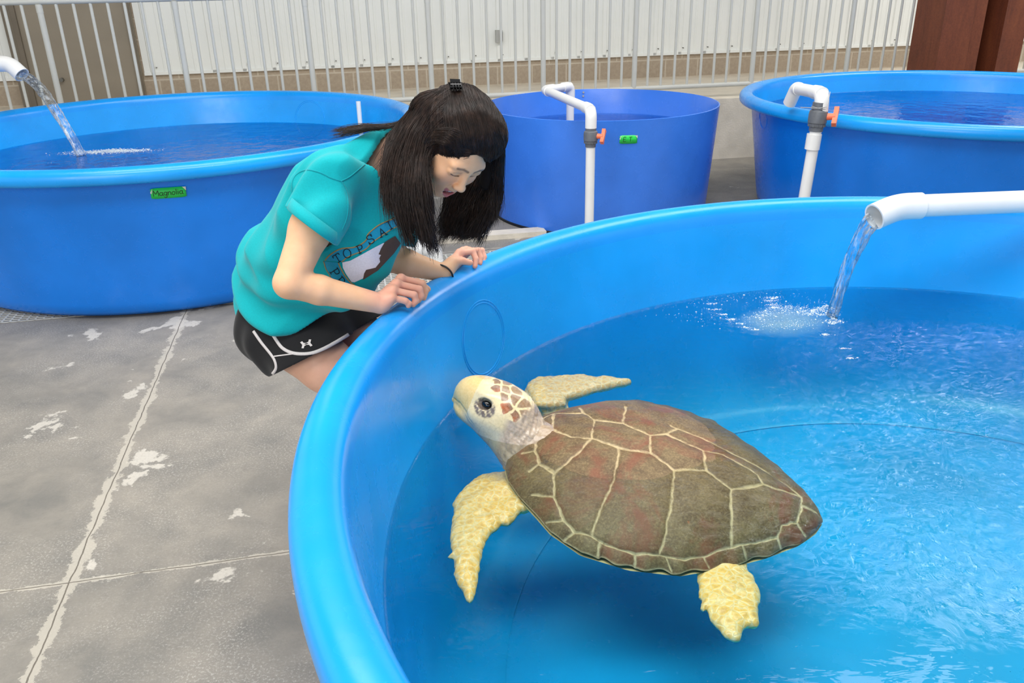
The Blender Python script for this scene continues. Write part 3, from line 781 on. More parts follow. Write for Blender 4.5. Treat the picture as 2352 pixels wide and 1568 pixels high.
class Ray:
    """finds surface points on a mesh object (to lay prints and scute seams on it)"""
    def __init__(s, o):
        me = o.data; s.t = BVHTree.FromPolygons([tuple(v.co) for v in me.vertices], [tuple(p.vertices) for p in me.polygons])
    def px(s, x, y):
        r = (x-1176)/FPX*_R-(y-784)/FPX*_U+_F
        h = s.t.ray_cast(Vector(CAM), Vector(r)); return (np.array(h[0]), np.array(h[1])) if h[0] is not None else (None, None)
    def near(s, p):
        h = s.t.find_nearest(Vector(p)); return np.array(h[0]), np.array(h[1])
# ------------------------------------------------------------------ loggerhead turtle
tA, tB = np.array([.029, 2.012, .45]), np.array([.777, 1.75, .37])
ta = nrm_(tB-tA); tsd = np.cross(ta, [0, 0, 1.]); tsd = nrm_(tsd); tsd = -tsd if tsd[1] > 0 else tsd
tup = nrm_(np.cross(tsd, ta)); tup = tup if tup[2] > 0 else -tup
_c, _s = math.cos(math.radians(5)), math.sin(math.radians(5)); tsd, tup = _c*tsd-_s*tup, _s*tsd+_c*tup
turtle = empty('sea_turtle', tA*.5+tB*.5, 'big brown-shelled sea turtle floating with its head raised at the tank wall', 'turtle')
SW = np.array([(-.034, .0), (-.030, .06), (-.020, .11), (.004, .155), (.05, .205), (.105, .25), (.165, .302), (.253, .345), (.371, .350), (.488, .322), (.6, .245), (.674, .182), (.747, .105), (.785, .045), (.80, .0)])
def halfw(s): return np.interp(s, SW[:, 0], SW[:, 1])
def car_pt(s, t, under=False):
    s, t = np.asarray(s, float), np.asarray(t, float)
    w = halfw(s); q = np.clip((s+.034)/.834, 0, 1)
    notch = 0
    lat = w*t+.0-.008*np.sin(q*PI)
    if under: z = -.006-.060*(1-np.abs(t)**2)**1.6*np.sin(q*PI)**.7
    else:
        z = .112*(np.sin(np.clip(q, 0, 1)**.8*PI)**.55)*(1-np.abs(t)**2.2)**.85
        z = z+.006*np.exp(-(t/.09)**2)*np.clip(1.2-q, 0, 1)*np.sin(q*PI)
    return tA+ta*s[..., None]+tsd*lat[..., None]+tup*z[..., None]
ns, nt_ = 420, 380
qs = np.linspace(0, 1, ns); ss = -.034+.834*(.5-.5*np.cos(qs*PI))*.35+.834*qs*.65; ts = np.sin(np.linspace(-1, 1, nt_)*PI/2)
S_, T_ = np.meshgrid(ss, ts, indexing='ij')
# scalloped rear margin
P0 = car_pt(S_, T_)
scal = np.where(S_ > .3, .0055*np.maximum(0, np.abs(T_)-.8)/.2*np.cos(S_*2*PI/.068), 0)
P0 = P0+tsd*(scal*np.sign(T_))[..., None]
Vc = P0.reshape(-1, 3)
ii, kk = np.meshgrid(np.arange(ns-1), np.arange(nt_-1), indexing='ij')
Fc = np.stack([ii*nt_+kk, (ii+1)*nt_+kk, (ii+1)*nt_+kk+1, ii*nt_+kk+1], -1).reshape(-1, 4)
tmp = mesh_obj('tmp', Vc, Fc); R_ = Ray(tmp)
def car_line(pts, off=0):
    out = []
    for x, y in pts:
        p, _ = R_.px(x, y)
        if p is None: continue
        out.append(p)
    return out
SEAMS = [
 [(1271, 950), (1269, 988), (1313, 1005), (1359, 1007), (1422, 1030), (1494, 1040), (1547, 1080), (1620, 1080), (1678, 1125), (1752, 1112), (1841, 1142)],
 [(1271, 950), (1340, 949), (1366, 965), (1431, 973), (1493, 1000), (1530, 998), (1616, 1035), (1660, 1045), (1740, 1090), (1752, 1112)],
 [(1359, 1007), (1366, 965)], [(1494, 1040), (1493, 1000)], [(1620, 1080), (1616, 1035)], [(1678, 1125), (1735, 1118), (1752, 1112)],
 [(1359, 1007), (1330, 1040), (1273, 1088)], [(1422, 1030), (1411, 1100), (1380, 1170), (1357, 1228)], [(1547, 1080), (1543, 1150), (1530, 1220), (1515, 1273)],
 [(1678, 1125), (1680, 1190), (1680, 1254)], [(1431, 973), (1437, 935)], [(1340, 949), (1310, 915)], [(1530, 998), (1556, 984)], [(1271, 950), (1225, 975)],
 [(1269, 988), (1232, 1007), (1222, 998)],
 [(1232, 1007), (1229, 1034), (1240, 1065), (1273, 1088), (1273, 1141), (1294, 1193), (1320, 1222), (1357, 1231), (1397, 1254), (1458, 1275), (1515, 1275), (1571, 1286), (1616, 1276), (1682, 1254), (1739, 1246), (1784, 1233), (1796, 1207), (1829, 1199), (1839, 1174), (1841, 1142), (1800, 1110), (1750, 1078), (1690, 1045), (1620, 1010), (1540, 978)],
 [(1229, 1034), (1200, 1042)], [(1240, 1065), (1216, 1082)], [(1273, 1141), (1222, 1137)], [(1294, 1193), (1246, 1204)], [(1320, 1222), (1297, 1244)], [(1377, 1246), (1371, 1288)], [(1458, 1275), (1458, 1318)],
 [(1530, 1280), (1545, 1324)], [(1616, 1278), (1633, 1312)], [(1705, 1252), (1716, 1284)], [(1785, 1233), (1793, 1262)], [(1829, 1199), (1850, 1230)], [(1840, 1160), (1884, 1180)], [(1269, 988), (1240, 960)],
]
lines = []
for L in SEAMS:
    q = [L[0]]
    for a, b in zip(L[:-1], L[1:]): q += [(a[0]+(b[0]-a[0])*t, a[1]+(b[1]-a[1])*t) for t in np.linspace(0, 1, 7)[1:]]
    c = car_line(q)
    if len(c) > 1: lines.append(c)
bpy.data.objects.remove(tmp)
wob = np.stack([vnoise(Vc, 120, k) for k in range(3)], -1)*.0018
dist = polyline_dist(Vc+wob, lines)
lw = .0021*(1+.5*vnoise(Vc, 60, 9))
mask = np.clip(1-(dist-lw)/.0022, 0, 1)
mask = np.maximum(mask, np.clip(1-(1-np.abs(T_.ravel()))/.010, 0, 1))
# relief: scutes swell a little, seams are grooves
nrmv = np.repeat(tup[None], len(Vc), 0)
bulge = .0045*(1-np.exp(-dist/.012))-.0012*np.exp(-(dist/.003)**2)
Vc = Vc+nrmv*bulge[:, None]+nrmv*(.0012*vnoise(Vc, 45, 3))[:, None]
colc = np.stack([mask, np.clip(.5+.5*vnoise(Vc, 9, 21), 0, 1), np.clip((np.abs(T_.ravel())-.75)*3, 0, 1)], -1)
# underside (plastron)
nu = 60; su = -.034+.834*np.linspace(0, 1, nu); S2, T2 = np.meshgrid(su, np.sin(np.linspace(-1, 1, 50)*PI/2), indexing='ij')
Vu = car_pt(S2, T2, True).reshape(-1, 3)
iu, ku = np.meshgrid(np.arange(nu-1), np.arange(49), indexing='ij')
Fu = np.stack([iu*50+ku, iu*50+ku+1, (iu+1)*50+ku+1, (iu+1)*50+ku], -1).reshape(-1, 4)
def shell_mat():
    m, nt, b, N, L = nodes('carapace'); a = attr(nt); s = nt.nodes.new('ShaderNodeSeparateColor'); L(a.outputs['Color'], s.inputs[0]); v = mapping(nt)
    base = ramp(nt, noise(nt, 14, 8, .7, v, .4), [(.3, srgb(72, 54, 34)), (.46, srgb(112, 92, 62)), (.6, srgb(136, 116, 80)), (.75, srgb(168, 148, 106))])
    base = mixc(nt, .5, base, ramp(nt, noise(nt, 170, 6, .75, v), [(.34, srgb(78, 58, 36)), (.5, srgb(118, 96, 66)), (.68, srgb(176, 152, 108))]))
    red = ramp(nt, noise(nt, 6.5, 6, .65, v, .8), [(.50, 0.), (.64, 1.)])
    base = mixc(nt, math_(nt, 'MULTIPLY', red, .65), base, srgb(136, 72, 52))
    org = ramp(nt, noise(nt, 11, 6, .6, mapping(nt, (1, 1.6, 1)), .6), [(.7, 0.), (.78, 1.)])
    base = mixc(nt, math_(nt, 'MULTIPLY', org, .5), base, srgb(196, 104, 52))
    drk = ramp(nt, noise(nt, 34, 6, .7, mapping(nt, (.5, 1.5, 1), (0, 0, .35))), [(.3, 1.), (.42, 0.)])
    base = mixc(nt, math_(nt, 'MULTIPLY', drk, .45), base, srgb(66, 50, 30))
    lm = math_(nt, 'MULTIPLY', s.outputs[0], ramp(nt, noise(nt, 70, 4, .6, v), [(.3, .35), (.55, 1.)]))
    base = mixc(nt, math_(nt, 'MULTIPLY', lm, .85), base, srgb(212, 190, 146))
    L(base, b.inputs['Base Color']); b.inputs['Roughness'].default_value = .42; b.inputs['Specular IOR Level'].default_value = .3
    L(bumpn(nt, noise(nt, 160, 6, .7, v), .35, .003), b.inputs['Normal']); return m
M['shell'] = shell_mat()
M['plastron'] = plain('plastron', srgb(224, 202, 146), .5, var=.12, vscale=20)
carapace = mesh_obj('carapace', Vc, Fc, M['shell'], turtle, True, colc)
tag(carapace, 'brown mottled shell with cream seams')
mesh_obj('plastron', Vu, Fu, M['plastron'], turtle)

# --- body: neck, head, flippers
# head frame
hb = D3(1061, 896, 2.345); hk = D3(1211, 964, 2.30)
hf = nrm_(hb-hk); hl = nrm_(np.cross([0, 0, 1.], hf)); hl = hl if hl[1] < 0 else -hl
hl = nrm_(hl+np.array([0, 0, .34])); hu = nrm_(np.cross(hl, hf)); hu = hu if hu[2] > 0 else -hu; hl = nrm_(np.cross(hf, hu)); hl = hl if hl[1] < 0 else -hl
HL = np.linalg.norm(hb-hk)      # head length
hc = (hb+hk)/2
k_ = HL/.20*1.10
def HP(x, y, z): return hc+(hf*x+hl*y+hu*z)*k_
HX = (hf, hl, hu)
def hell(x, y, z, rx, ry, rz, pit=0):
    f2 = nrm_(hf*math.cos(pit)+hu*math.sin(pit)); u2 = nrm_(np.cross(f2, hl)); u2 = u2 if u2@hu > 0 else -u2
    return ell(HP(x, y, z), np.array([rx, ry, rz])*k_, (f2, hl, u2))
g = Field(hc-.20, hc+.20, .0021)
g.add(hell(-.030, 0, .004, .082, .066, .060), .01)
g.add(hell(.012, 0, .006, .066, .052, .052), .03)
g.add(hell(.046, 0, .006, .050, .040, .046, -.25), .03)
g.add(hell(.068, 0, .0, .036, .030, .038, -.5), .025)
g.add(cone(HP(.088, 0, -.008), HP(.101, 0, -.030), .017*k_, .007*k_), .014)
g.add(hell(-.01, 0, -.034, .075, .060, .046), .03)
# lower jaw
g.add(hell(.036, 0, -.050, .060, .038, .024, .16), .008)
g.add(cone(HP(.072, 0, -.048), HP(.086, 0, -.040), .015*k_, .009*k_), .012)
for sg in (1, -1):
    # brow ridge, cheek, nostril, eye socket
    g.add(hell(.006, sg*.044, .028, .030, .012, .010, -.1), .014)
    g.add(hell(.006, sg*.050, -.026, .035, .014, .022), .02)
    g.add(hell(.083, sg*.0085, .026, .0045, .0035, .0035), .006, 's')
    g.add(hell(.006, sg*.0565, .008, .021, .010, .015), .006, 's')
    # mouth line: a fine cut along the jaw
    for a, b in (((.096, .010, -.024), (.078, .030, -.024)), ((.078, .031, -.024), (.052, .044, -.034)), ((.052, .046, -.034), (.020, .060, -.052))):
        g.add(cone(HP(a[0], sg*a[1], a[2]), HP(b[0], sg*b[1], b[2]), .0036, .0030), .004, 's')
Vh, Fh = None, None
# neck and shoulders blend onto the head in the same fine field
n1, n2, n3 = HP(-.045, 0, -.022), tA+ta*.06-tup*.012+tsd*.01, tA+ta*.16-tup*.02
g.add(cone(n1, n2, .058*k_, .082), .035)
g.add(cone(HP(-.02, .01, -.045), tA+ta*.05+tsd*.06-tup*.03, .040, .062), .03)
def hloc(V): q = (V-hc)/k_; return q@hf, q@hl, q@hu
def foldfn(P):
    x, y, z = hloc(P); m = np.clip((-x-.055)/.03, 0, 1)
    along = (P-n1)@nrm_(n2-n1); return (m*(.0009*vnoise(P*np.array([1.4, .6, 1.4]), 210, 4)*1.4+.0016*vnoise(P, 130, 6)))
g.warp(foldfn)
g.cut(lambda P: (P-(n1*.25+n2*.75))@nrm_(n2-n1)-.03)
Vh, Fh = g.mesh(1)
# rest of the skin
def pxz(pts, z): return [Z3(x, y, z) for x, y in pts]
b_ = Field((-.26, 1.05, .24), (.86, 2.62, .56), .0036)
b_.add(cone(n1*.3+n2*.7, n3, .078, .10), .02)
ffl = [(1225, 1100), (1190, 1087), (1160, 1086), (1128, 1088), (1096, 1098), (1070, 1118), (1048, 1143), (1038, 1160), (1044, 1170), (1038, 1200), (1034, 1240), (1038, 1272), (1028, 1280), (1043, 1281), (1044, 1320), (1050, 1342), (1066, 1362), (1070, 1378), (1078, 1384), (1088, 1376), (1094, 1352), (1100, 1320), (1104, 1290), (1109, 1262), (1118, 1240), (1130, 1222), (1146, 1212), (1152, 1202), (1166, 1206), (1183, 1192), (1196, 1174), (1222, 1170), (1250, 1160)]
b_.add(slabpoly([Z3(x, y, .405) for x, y in ffl], .018, .034), .012)
b_.add(cone(Z3(1262, 1120, .385), Z3(1150, 1132, .405), .055, .032, ((0, 0, 1), .55)), .03)
b_.add(cone(Z3(1150, 1130, .405), Z3(1080, 1165, .405), .028, .020, ((0, 0, 1), .8)), .02)
b_.add(cone(Z3(1190, 1010, .42), Z3(1240, 1130, .385), .045, .04), .04)
# far flipper
ffr = [(1262, 935), (1228, 932), (1216, 915), (1208, 896), (1212, 881), (1232, 872), (1260, 868), (1300, 866), (1340, 864), (1366, 870), (1385, 867), (1408, 869), (1428, 874), (1446, 874), (1452, 878), (1440, 883), (1416, 887), (1392, 893), (1360, 900), (1338, 908), (1300, 916), (1300, 930)]
b_.add(slabpoly([Z3(x, y, .455) for x, y in ffr], .018, .03), .012)
b_.add(cone(Z3(1275, 950, .41), Z3(1235, 905, .45), .05, .03, ((0, 0, 1), .7)), .03)
# rear flippers
rfl = [(1590, 1265), (1600, 1315), (1604, 1345), (1605, 1372), (1612, 1378), (1608, 1398), (1616, 1404), (1622, 1398), (1632, 1424), (1650, 1445), (1664, 1462), (1684, 1471), (1700, 1472), (1706, 1448), (1716, 1438), (1741, 1439), (1744, 1425), (1740, 1395), (1748, 1371), (1745, 1356), (1736, 1342), (1732, 1325), (1718, 1314), (1716, 1300), (1700, 1250)]
b_.add(slabpoly([Z3(x, y, .355) for x, y in rfl], .015, .028), .01)
b_.add(cone(Z3(1645, 1230, .35), Z3(1662, 1345, .355), .05, .028, ((0, 0, 1), .5)), .03)
rfr = [(1580, 1010), (1602, 990), (1618, 993), (1632, 998), (1646, 1001), (1656, 1012), (1640, 1040), (1600, 1040)]
b_.add(slabpoly([Z3(x, y, .37) for x, y in rfr], .012, .02), .01)
b_.warp(lambda P: .0012*vnoise(P, 120, 12)+.0009*vnoise(P, 240, 13), .012)
Vb, Fb = b_.mesh(1)
# colours: RGB painted per vertex: pigment, plus shade in mouth line and nostrils
def head_cols(V):
    x, y, z = hloc(V); n = len(V)
    cream = np.array(srgb(250, 228, 176)); beak = np.array(srgb(252, 214, 136)); under = np.array(srgb(206, 202, 178)); brown = np.array(srgb(126, 84, 62)); rust = np.array(srgb(190, 92, 44))
    C = np.repeat(cream[None], n, 0)
    C = np.where((x > .045)[:, None], beak, C)
    m = np.clip((-z-.022)/.02, 0, 1)[:, None]*np.clip((.07-x)/.03, 0, 1)[:, None]; C = C*(1-m)+under*m
    # scales seen from the left, mirrored to the right
    seeds = []; w = []
    for X_, Y_, wt in ((1141, 876, .9), (1138, 893, 1.05), (1163, 895, .85), (1157, 912, .95), (1183, 914, .9), (1161, 936, 1.1), (1184, 958, 1.05), (1203, 930, .85), (1205, 950, .85), (1200, 975, .85), (1120, 880, .0), (1118, 866, .3), (1100, 880, 0),
                       (1122, 905, 0), (1160, 878, .8), (1140, 915, .0), (1142, 962, 0), (1165, 985, 0), (1120, 985, 0), (1145, 1000, 0), (1180, 1005, .1), (1080, 905, 0), (1092, 965, 0), (1182, 897, .8), (1140, 945, 0), (1166, 968, .0), (1184, 988, .2)):
        p_, _ = RHd.px(X_, Y_)
        if p_ is None: continue
        a_, b_2, c_2 = (float(t) for t in hloc(p_[None])) if False else [float(t[0]) for t in hloc(p_[None])]
        for sgn in ((1, -1) if abs(b_2) > .010 else (1,)): seeds.append((a_, b_2*sgn, c_2)); w.append(wt)
    seeds = np.array(seeds); w = np.array(w)
    q = np.stack([x, y, z], -1); q = q+.0022*np.stack([vnoise(V, 150, k) for k in (31, 32, 33)], -1)
    D = np.stack([np.linalg.norm(q-s, axis=1) for s in seeds], 1); o = np.argsort(D, 1)[:, :2]
    d1 = np.take_along_axis(D, o[:, :1], 1)[:, 0]; d2 = np.take_along_axis(D, o[:, 1:2], 1)[:, 0]
    edge = np.clip(((d2-d1)-.0036)/.002, 0, 1); ww = w[o[:, 0]]
    far_ = np.clip((.022-d1)/.004, 0, 1); mm = edge*np.minimum(ww, 1)*far_
    rr = np.clip(.5+.9*vnoise(V, 70, 41), 0, 1)*(ww > .99)
    pig = brown[None]*(1-rr[:, None]*.8)+rust[None]*rr[:, None]*.8
    pig = pig*(1+.22*vnoise(V, 330, 42))[:, None]
    C = C*(1-mm[:, None])+pig*mm[:, None]
    seam = np.clip(1-((d2-d1)-.001)/.0012, 0, 1)*.12*(z < .01)*(x < .05); C = C*(1-seam[:, None])
    # dark wrinkled ring round the eye
    for s in (1, -1):
        e = np.sqrt(((x-.006)/.030)**2+((z-.002)/.024)**2); ok = (y*s > .02)
        dk = np.clip((1.05-e)/.2, 0, 1)*ok*(.62+.38*vnoise(V, 420, 43)); dk = np.clip(dk*1.7, 0, 1)*np.where(z > .016, .65, 1); C = C*(1-dk[:, None]*.95)+np.array(srgb(84, 72, 80))*dk[:, None]*.95
        # shade of the mouth line and nostrils painted into the colour
        L_ = [HP(*p) for p in ((.096, s*.012, -.024), (.078, s*.032, -.024), (.052, s*.046, -.034), (.020, s*.061, -.052))]
        md = np.clip(1-polyline_dist(V, [L_])/.0045, 0, 1)*.85; C = C*(1-md[:, None])+np.array(srgb(112, 88, 60))*md[:, None]
        nd = np.clip(1-np.linalg.norm(q-np.array([.083, s*.009, .026]), axis=1)/.006, 0, 1); C = C*(1-nd[:, None])+np.array(srgb(60, 44, 44))*nd[:, None]
    sk = np.clip((-x-.070-.02*np.clip(z/.05, -1, 1))/.014, 0, 1)
    nk = np.clip((-x-.062+.012*np.sign(-z))/.016, 0, 1)*np.clip((-z+.02)/.02, 0, 1); sk = np.maximum(sk, nk)
    al = (V-n1)@nrm_(n2-n1); fold = np.clip(.5+.8*vnoise(V*np.array([1.4, .6, 1.4]), 210, 4), 0, 1)
    skc = np.array(srgb(196, 176, 156))*(1-.16*(1-fold))[:, None]; skc = skc*(1+.12*vnoise(V, 260, 44))[:, None]
    tp = np.clip((z-.01)/.03, 0, 1)[:, None]*.55; skc = skc*(1-tp)+np.array(srgb(128, 112, 104))*tp
    C = C*(1-sk[:, None])+skc*sk[:, None]
    return np.clip(C, 0, 1)
th_ = mesh_obj('tmp', Vh, Fh); RHd = Ray(th_); bpy.data.objects.remove(th_)
Ch = head_cols(Vh)
def skin_cols(V):
    C = np.repeat(np.array(srgb(252, 196, 90))[None], len(V), 0)
    pale = np.clip(.5+.8*vnoise(V, 16, 51), 0, 1)[:, None]; C = C*(1-pale*.5)+np.array(srgb(236, 206, 140))*pale*.5
    dn_ = np.linalg.norm(V-(n1*.5+n2*.5), axis=1); m = np.clip((.17-dn_)/.04, 0, 1)[:, None]; C = C*(1-m)+np.array(srgb(176, 152, 128))*m
    spot = Z3(1130, 1160, .45); m = np.clip(1-np.linalg.norm(V-spot, axis=1)/.035, 0, 1)[:, None]*np.clip(.5+vnoise(V, 130, 52), 0, 1)[:, None]*.8; C = C*(1-m)+np.array(srgb(120, 104, 80))*m
    spot = Z3(1700, 1355, .36); m = np.clip(1-np.linalg.norm((V-spot)*np.array([1, .6, 1]), axis=1)/.03, 0, 1)[:, None]*np.clip(.5+vnoise(V, 110, 53), 0, 1)[:, None]*.6; C = C*(1-m)+np.array(srgb(140, 126, 104))*m
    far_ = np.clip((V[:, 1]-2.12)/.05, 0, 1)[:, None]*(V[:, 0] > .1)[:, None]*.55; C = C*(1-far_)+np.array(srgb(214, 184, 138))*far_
    return np.clip(C, 0, 1)
Cb = skin_cols(Vb)
V, F, C = join([(Vh, Fh, Ch), (Vb, Fb, Cb)])
isl = np.concatenate([np.zeros(len(Vh)), np.clip((np.linalg.norm(Vb-(n1*.5+n2*.5), axis=1)-.12)/.05, 0, 1)])
def tskin_mat():
    m, nt, b, N, L = nodes('turtle_skin'); a = attr(nt); v = mapping(nt); L2 = nt.links.new
    sc = attr(nt, 'Scaly')
    vo = nt.nodes.new('ShaderNodeTexVoronoi'); vo.feature = 'DISTANCE_TO_EDGE'; vo.inputs['Scale'].default_value = 52
    wv = nt.nodes.new('ShaderNodeVectorMath'); wv.operation = 'ADD'; L(v, wv.inputs[0])
    nn = nt.nodes.new('ShaderNodeTexNoise'); nn.inputs['Scale'].default_value = 20; L(v, nn.inputs['Vector'])
    sm = nt.nodes.new('ShaderNodeVectorMath'); sm.operation = 'SCALE'; L(nn.outputs['Color'], sm.inputs[0]); sm.inputs['Scale'].default_value = .02; L(sm.outputs[0], wv.inputs[1])
    L(wv.outputs[0], vo.inputs['Vector'])
    e = ramp(nt, vo.outputs['Distance'], [(.0, 1.), (.14, .0)])
    cen = ramp(nt, vo.outputs['Distance'], [(.12, 0.), (.4, 1.)])
    fac = math_(nt, 'MULTIPLY', sc.outputs['Fac'], 1.)
    c = mixc(nt, math_(nt, 'MULTIPLY', math_(nt, 'MULTIPLY', cen, fac), .7), a.outputs['Color'], srgb(216, 160, 84))
    c = mixc(nt, math_(nt, 'MULTIPLY', math_(nt, 'MULTIPLY', e, fac), .55), c, srgb(226, 214, 182))
    c = mixc(nt, .18, c, ramp(nt, noise(nt, 150, 5, .7, v), [(.35, srgb(150, 120, 84)), (.6, srgb(240, 225, 190))]))
    L(c, b.inputs['Base Color']); b.inputs['Roughness'].default_value = .25
    b.inputs['Subsurface Weight'].default_value = .08; b.inputs['Subsurface Scale'].default_value = .006; b.inputs['Subsurface Radius'].default_value = (1, .6, .3)
    L(bumpn(nt, math_(nt, 'MULTIPLY', math_(nt, 'SUBTRACT', 1., e), fac), .3, .0015), b.inputs['Normal']); return m
M['tskin'] = tskin_mat()
tb = mesh_obj('body', V, F, M['tskin'], turtle, True, C)
at = tb.data.attributes.new('Scaly', 'FLOAT', 'POINT'); at.data.foreach_set('value', isl.astype(np.float32))
M['eye'] = plain('dark_eye', srgb(14, 12, 16), .06, coat=.5)
for s in (1, -1):
    c = HP(.006, s*.0500, .007); u, f = [], []
    for i in range(13):
        for j in range(20):
            th, ph = PI*i/12, 2*PI*j/20; u.append(c+(hf*math.sin(th)*math.cos(ph)*.0140+hu*math.sin(th)*math.sin(ph)*.0100+hl*math.cos(th)*.0085)*k_)
    f = [(i*20+j, i*20+(j+1) % 20, (i+1)*20+(j+1) % 20, (i+1)*20+j) for i in range(12) for j in range(20)]
    mesh_obj('eye', u, f, M['eye'], turtle)
# ------------------------------------------------------------------ woman leaning on the rim
def U3(v):   # camera-like axes (right, up, toward viewer) given as numbers -> world direction
    return nrm_(v[0]*_R+v[1]*_U-v[2]*_F)
fH = np.array([.89, -.456, 0]); rS = np.array([-.456, -.89, 0])      # facing, her right
PV = D3(652, 716, 2.53); NK = D3(890, 345, 2.27)
person = empty('person', (PV[0], PV[1], 0), 'woman in turquoise T-shirt and black shorts bending over the tank rim, looking down', 'person')
def skin_mat():
    m, nt, b, N, L = nodes('skin'); a = attr(nt); v = mapping(nt)
    c = mixc(nt, .10, a.outputs['Color'], ramp(nt, noise(nt, 40, 5, .6, v), [(.3, srgb(190, 120, 95)), (.7, srgb(250, 215, 185))]))
    L(c, b.inputs['Base Color']); b.inputs['Roughness'].default_value = .45; b.inputs['Specular IOR Level'].default_value = .35
    b.inputs['Subsurface Weight'].default_value = .12; b.inputs['Subsurface Scale'].default_value = .006; b.inputs['Subsurface Radius'].default_value = (1, .35, .2)
    L(bumpn(nt, noise(nt, 500, 3, .6, v), .08, .002), b.inputs['Normal']); return m
M['skin'] = skin_mat()
SK = np.array(srgb(234, 184, 144)); SKL = np.array(srgb(222, 172, 146))
# --- head
hN, hW, hE = U3((.35, -.91, .22)), U3((.61, .40, .69)), None
hW = nrm_(hW-hN*(hW@hN)); hE = nrm_(np.cross(hN, hW)); hE = hE if (hE@_F) < 0 else -hE     # her right ear, toward the viewer
HS = 1.06; HC = D3(1041, 330, 2.09)
def LP(x, y, z): return HC+(hE*x+hN*y+hW*z)*HS
def lell(x, y, z, rx, ry, rz, tilt=0.):
    y2 = nrm_(hN*math.cos(tilt)+hW*math.sin(tilt)); z2 = nrm_(hW*math.cos(tilt)-hN*math.sin(tilt))
    return ell(LP(x, y, z), np.array([rx, ry, rz])*HS, (hE, y2, z2))
def lcone(a, b, ra, rb): return cone(LP(*a), LP(*b), ra*HS, rb*HS)
g = Field(HC-.155, HC+.155, .0018)
g.add(lell(0, -.015, .030, .073, .090, .080), .01)
g.add(lell(0, .028, -.020, .062, .060, .082), .03)
g.add(lell(0, .040, -.068, .048, .044, .040), .03)
g.add(lell(0, .066, -.094, .020, .018, .018), .03)
for s in (1, -1):
    g.add(lell(s*.036, .062, -.030, .025, .023, .024), .022)
    g.add(lell(s*.022, .074, .020, .026, .011, .010), .025)
    g.add(lell(s*.027, .101, .000, .017, .013, .011), .020, 's')
    g.add(lell(s*.031, .0775, .002, .0175, .0095, .0105), .007)
    g.add(lell(s*.0115, .0985, -.0335, .0065, .0080, .0060), .006)
    g.add(lell(s*.073, -.008, -.008, .008, .020, .028), .006)
g.add(lcone((0, .085, .010), (0, .1015, -.026), .0060, .0085), .014)
g.add(lell(0, .1055, -.030, .0085, .0085, .0075), .008)
for s in (1, -1): g.add(lell(s*.0065, .105, -.0395, .0036, .005, .0035), .003, 's')
# muzzle, open laughing mouth
g.add(lell(0, .074, -.058, .030, .020, .026), .016)
mo = [(-.029, .068, -.0515), (-.015, .088, -.0570), (0, .0935, -.0585), (.015, .088, -.0570), (.029, .068, -.0515)]
ml = [(-.027, .068, -.0560), (-.016, .083, -.0760), (0, .088, -.0840), (.016, .083, -.0760), (.027, .068, -.0560)]
for a, b in zip(mo[:-1], mo[1:]): g.add(lcone(a, b, .0036, .0036), .005)
for a, b in zip(ml[:-1], ml[1:]): g.add(lcone(a, b, .0052, .0052), .005)
g.add(lell(0, .086, -.0685, .0205, .026, .0105), .003, 's')
# neck
nk0, nk1 = LP(0, -.030, -.055), NK*.75+PV*.25*0+NK*.25
g.add(cone(nk0, NK+(nk0-NK)*.15, .052, .056), .03)
Vf, Ff = g.mesh(1)
def lloc(V): q = (V-HC)/HS; return q@hE, q@hN, q@hW
def paint_line(C, V, pts, rad, soft, col, amt):
    q = np.stack([(V-HC)@hE/HS, (V-HC)@hW/HS, np.zeros(len(V))], -1); d = polyline_dist(q, [[(p[0], p[2], 0) for p in pts]]); d = np.where((V-HC)@hN/HS > .055, d, 1.); m = (np.clip(1-(d-rad)/soft, 0, 1)*amt)[:, None]; return C*(1-m)+np.array(col)*m
C = np.repeat(np.array(srgb(246, 190, 146))[None], len(Vf), 0)  # face base lighter than the arms, to offset the shade on it
x, y, z = lloc(Vf); Q = np.stack([x, y, z], -1)
for s in (1, -1):
    m = (np.exp(-((Q-np.array([s*.038, .08, -.026]))**2).sum(1)/.018**2)*.35)[:, None]; C = C*(1-m)+np.array(srgb(226, 140, 120))*m
    C = paint_line(C, Vf, [(s*.010, .094, .0200), (s*.024, .094, .0245), (s*.039, .082, .0220)], .0018, .0028, srgb(92, 68, 60), .8)
    C = paint_line(C, Vf, [(s*.0155, .089, -.0080), (s*.0235, .0925, -.0092), (s*.033, .0905, -.0065), (s*.0425, .082, -.0010)], .0011, .0016, srgb(34, 24, 24), .95)
    C = paint_line(C, Vf, [(s*.018, .089, .006), (s*.031, .091, .0080), (s*.040, .081, .0060)], .0004, .002, srgb(180, 124, 102), .6)
C = paint_line(C, Vf, [(q[0]*.80, q[1], q[2]) for q in mo], .0018, .0014, srgb(196, 104, 100), .75)
C = paint_line(C, Vf, [(q[0]*.78, q[1], q[2]) for q in ml], .0036, .0016, srgb(200, 92, 102), .9)
m = (np.clip((.0225-np.abs(x))/.003, 0, 1)*np.clip((.0112-np.abs(z+.0685))/.002, 0, 1)*np.clip((y-.05)/.006, 0, 1)*np.clip((.088-y)/.003, 0, 1))[:, None]; C = C*(1-m)+np.array(srgb(110, 34, 40))*m
for s in (1, -1):
    m = np.clip(1-np.linalg.norm(Q-np.array([s*.0065, .105, -.0395]), axis=1)/.0045, 0, 1)[:, None]*.7; C = C*(1-m)+np.array(srgb(110, 60, 50))*m
    nl = polyline_dist(Vf, [[LP(s*.019, .092, -.034), LP(s*.028, .084, -.046), LP(s*.034, .074, -.060)]]); m = (np.clip(1-nl/.004, 0, 1)*.35)[:, None]; C = C*(1-m)+np.array(srgb(190, 125, 105))*m
Cf = C
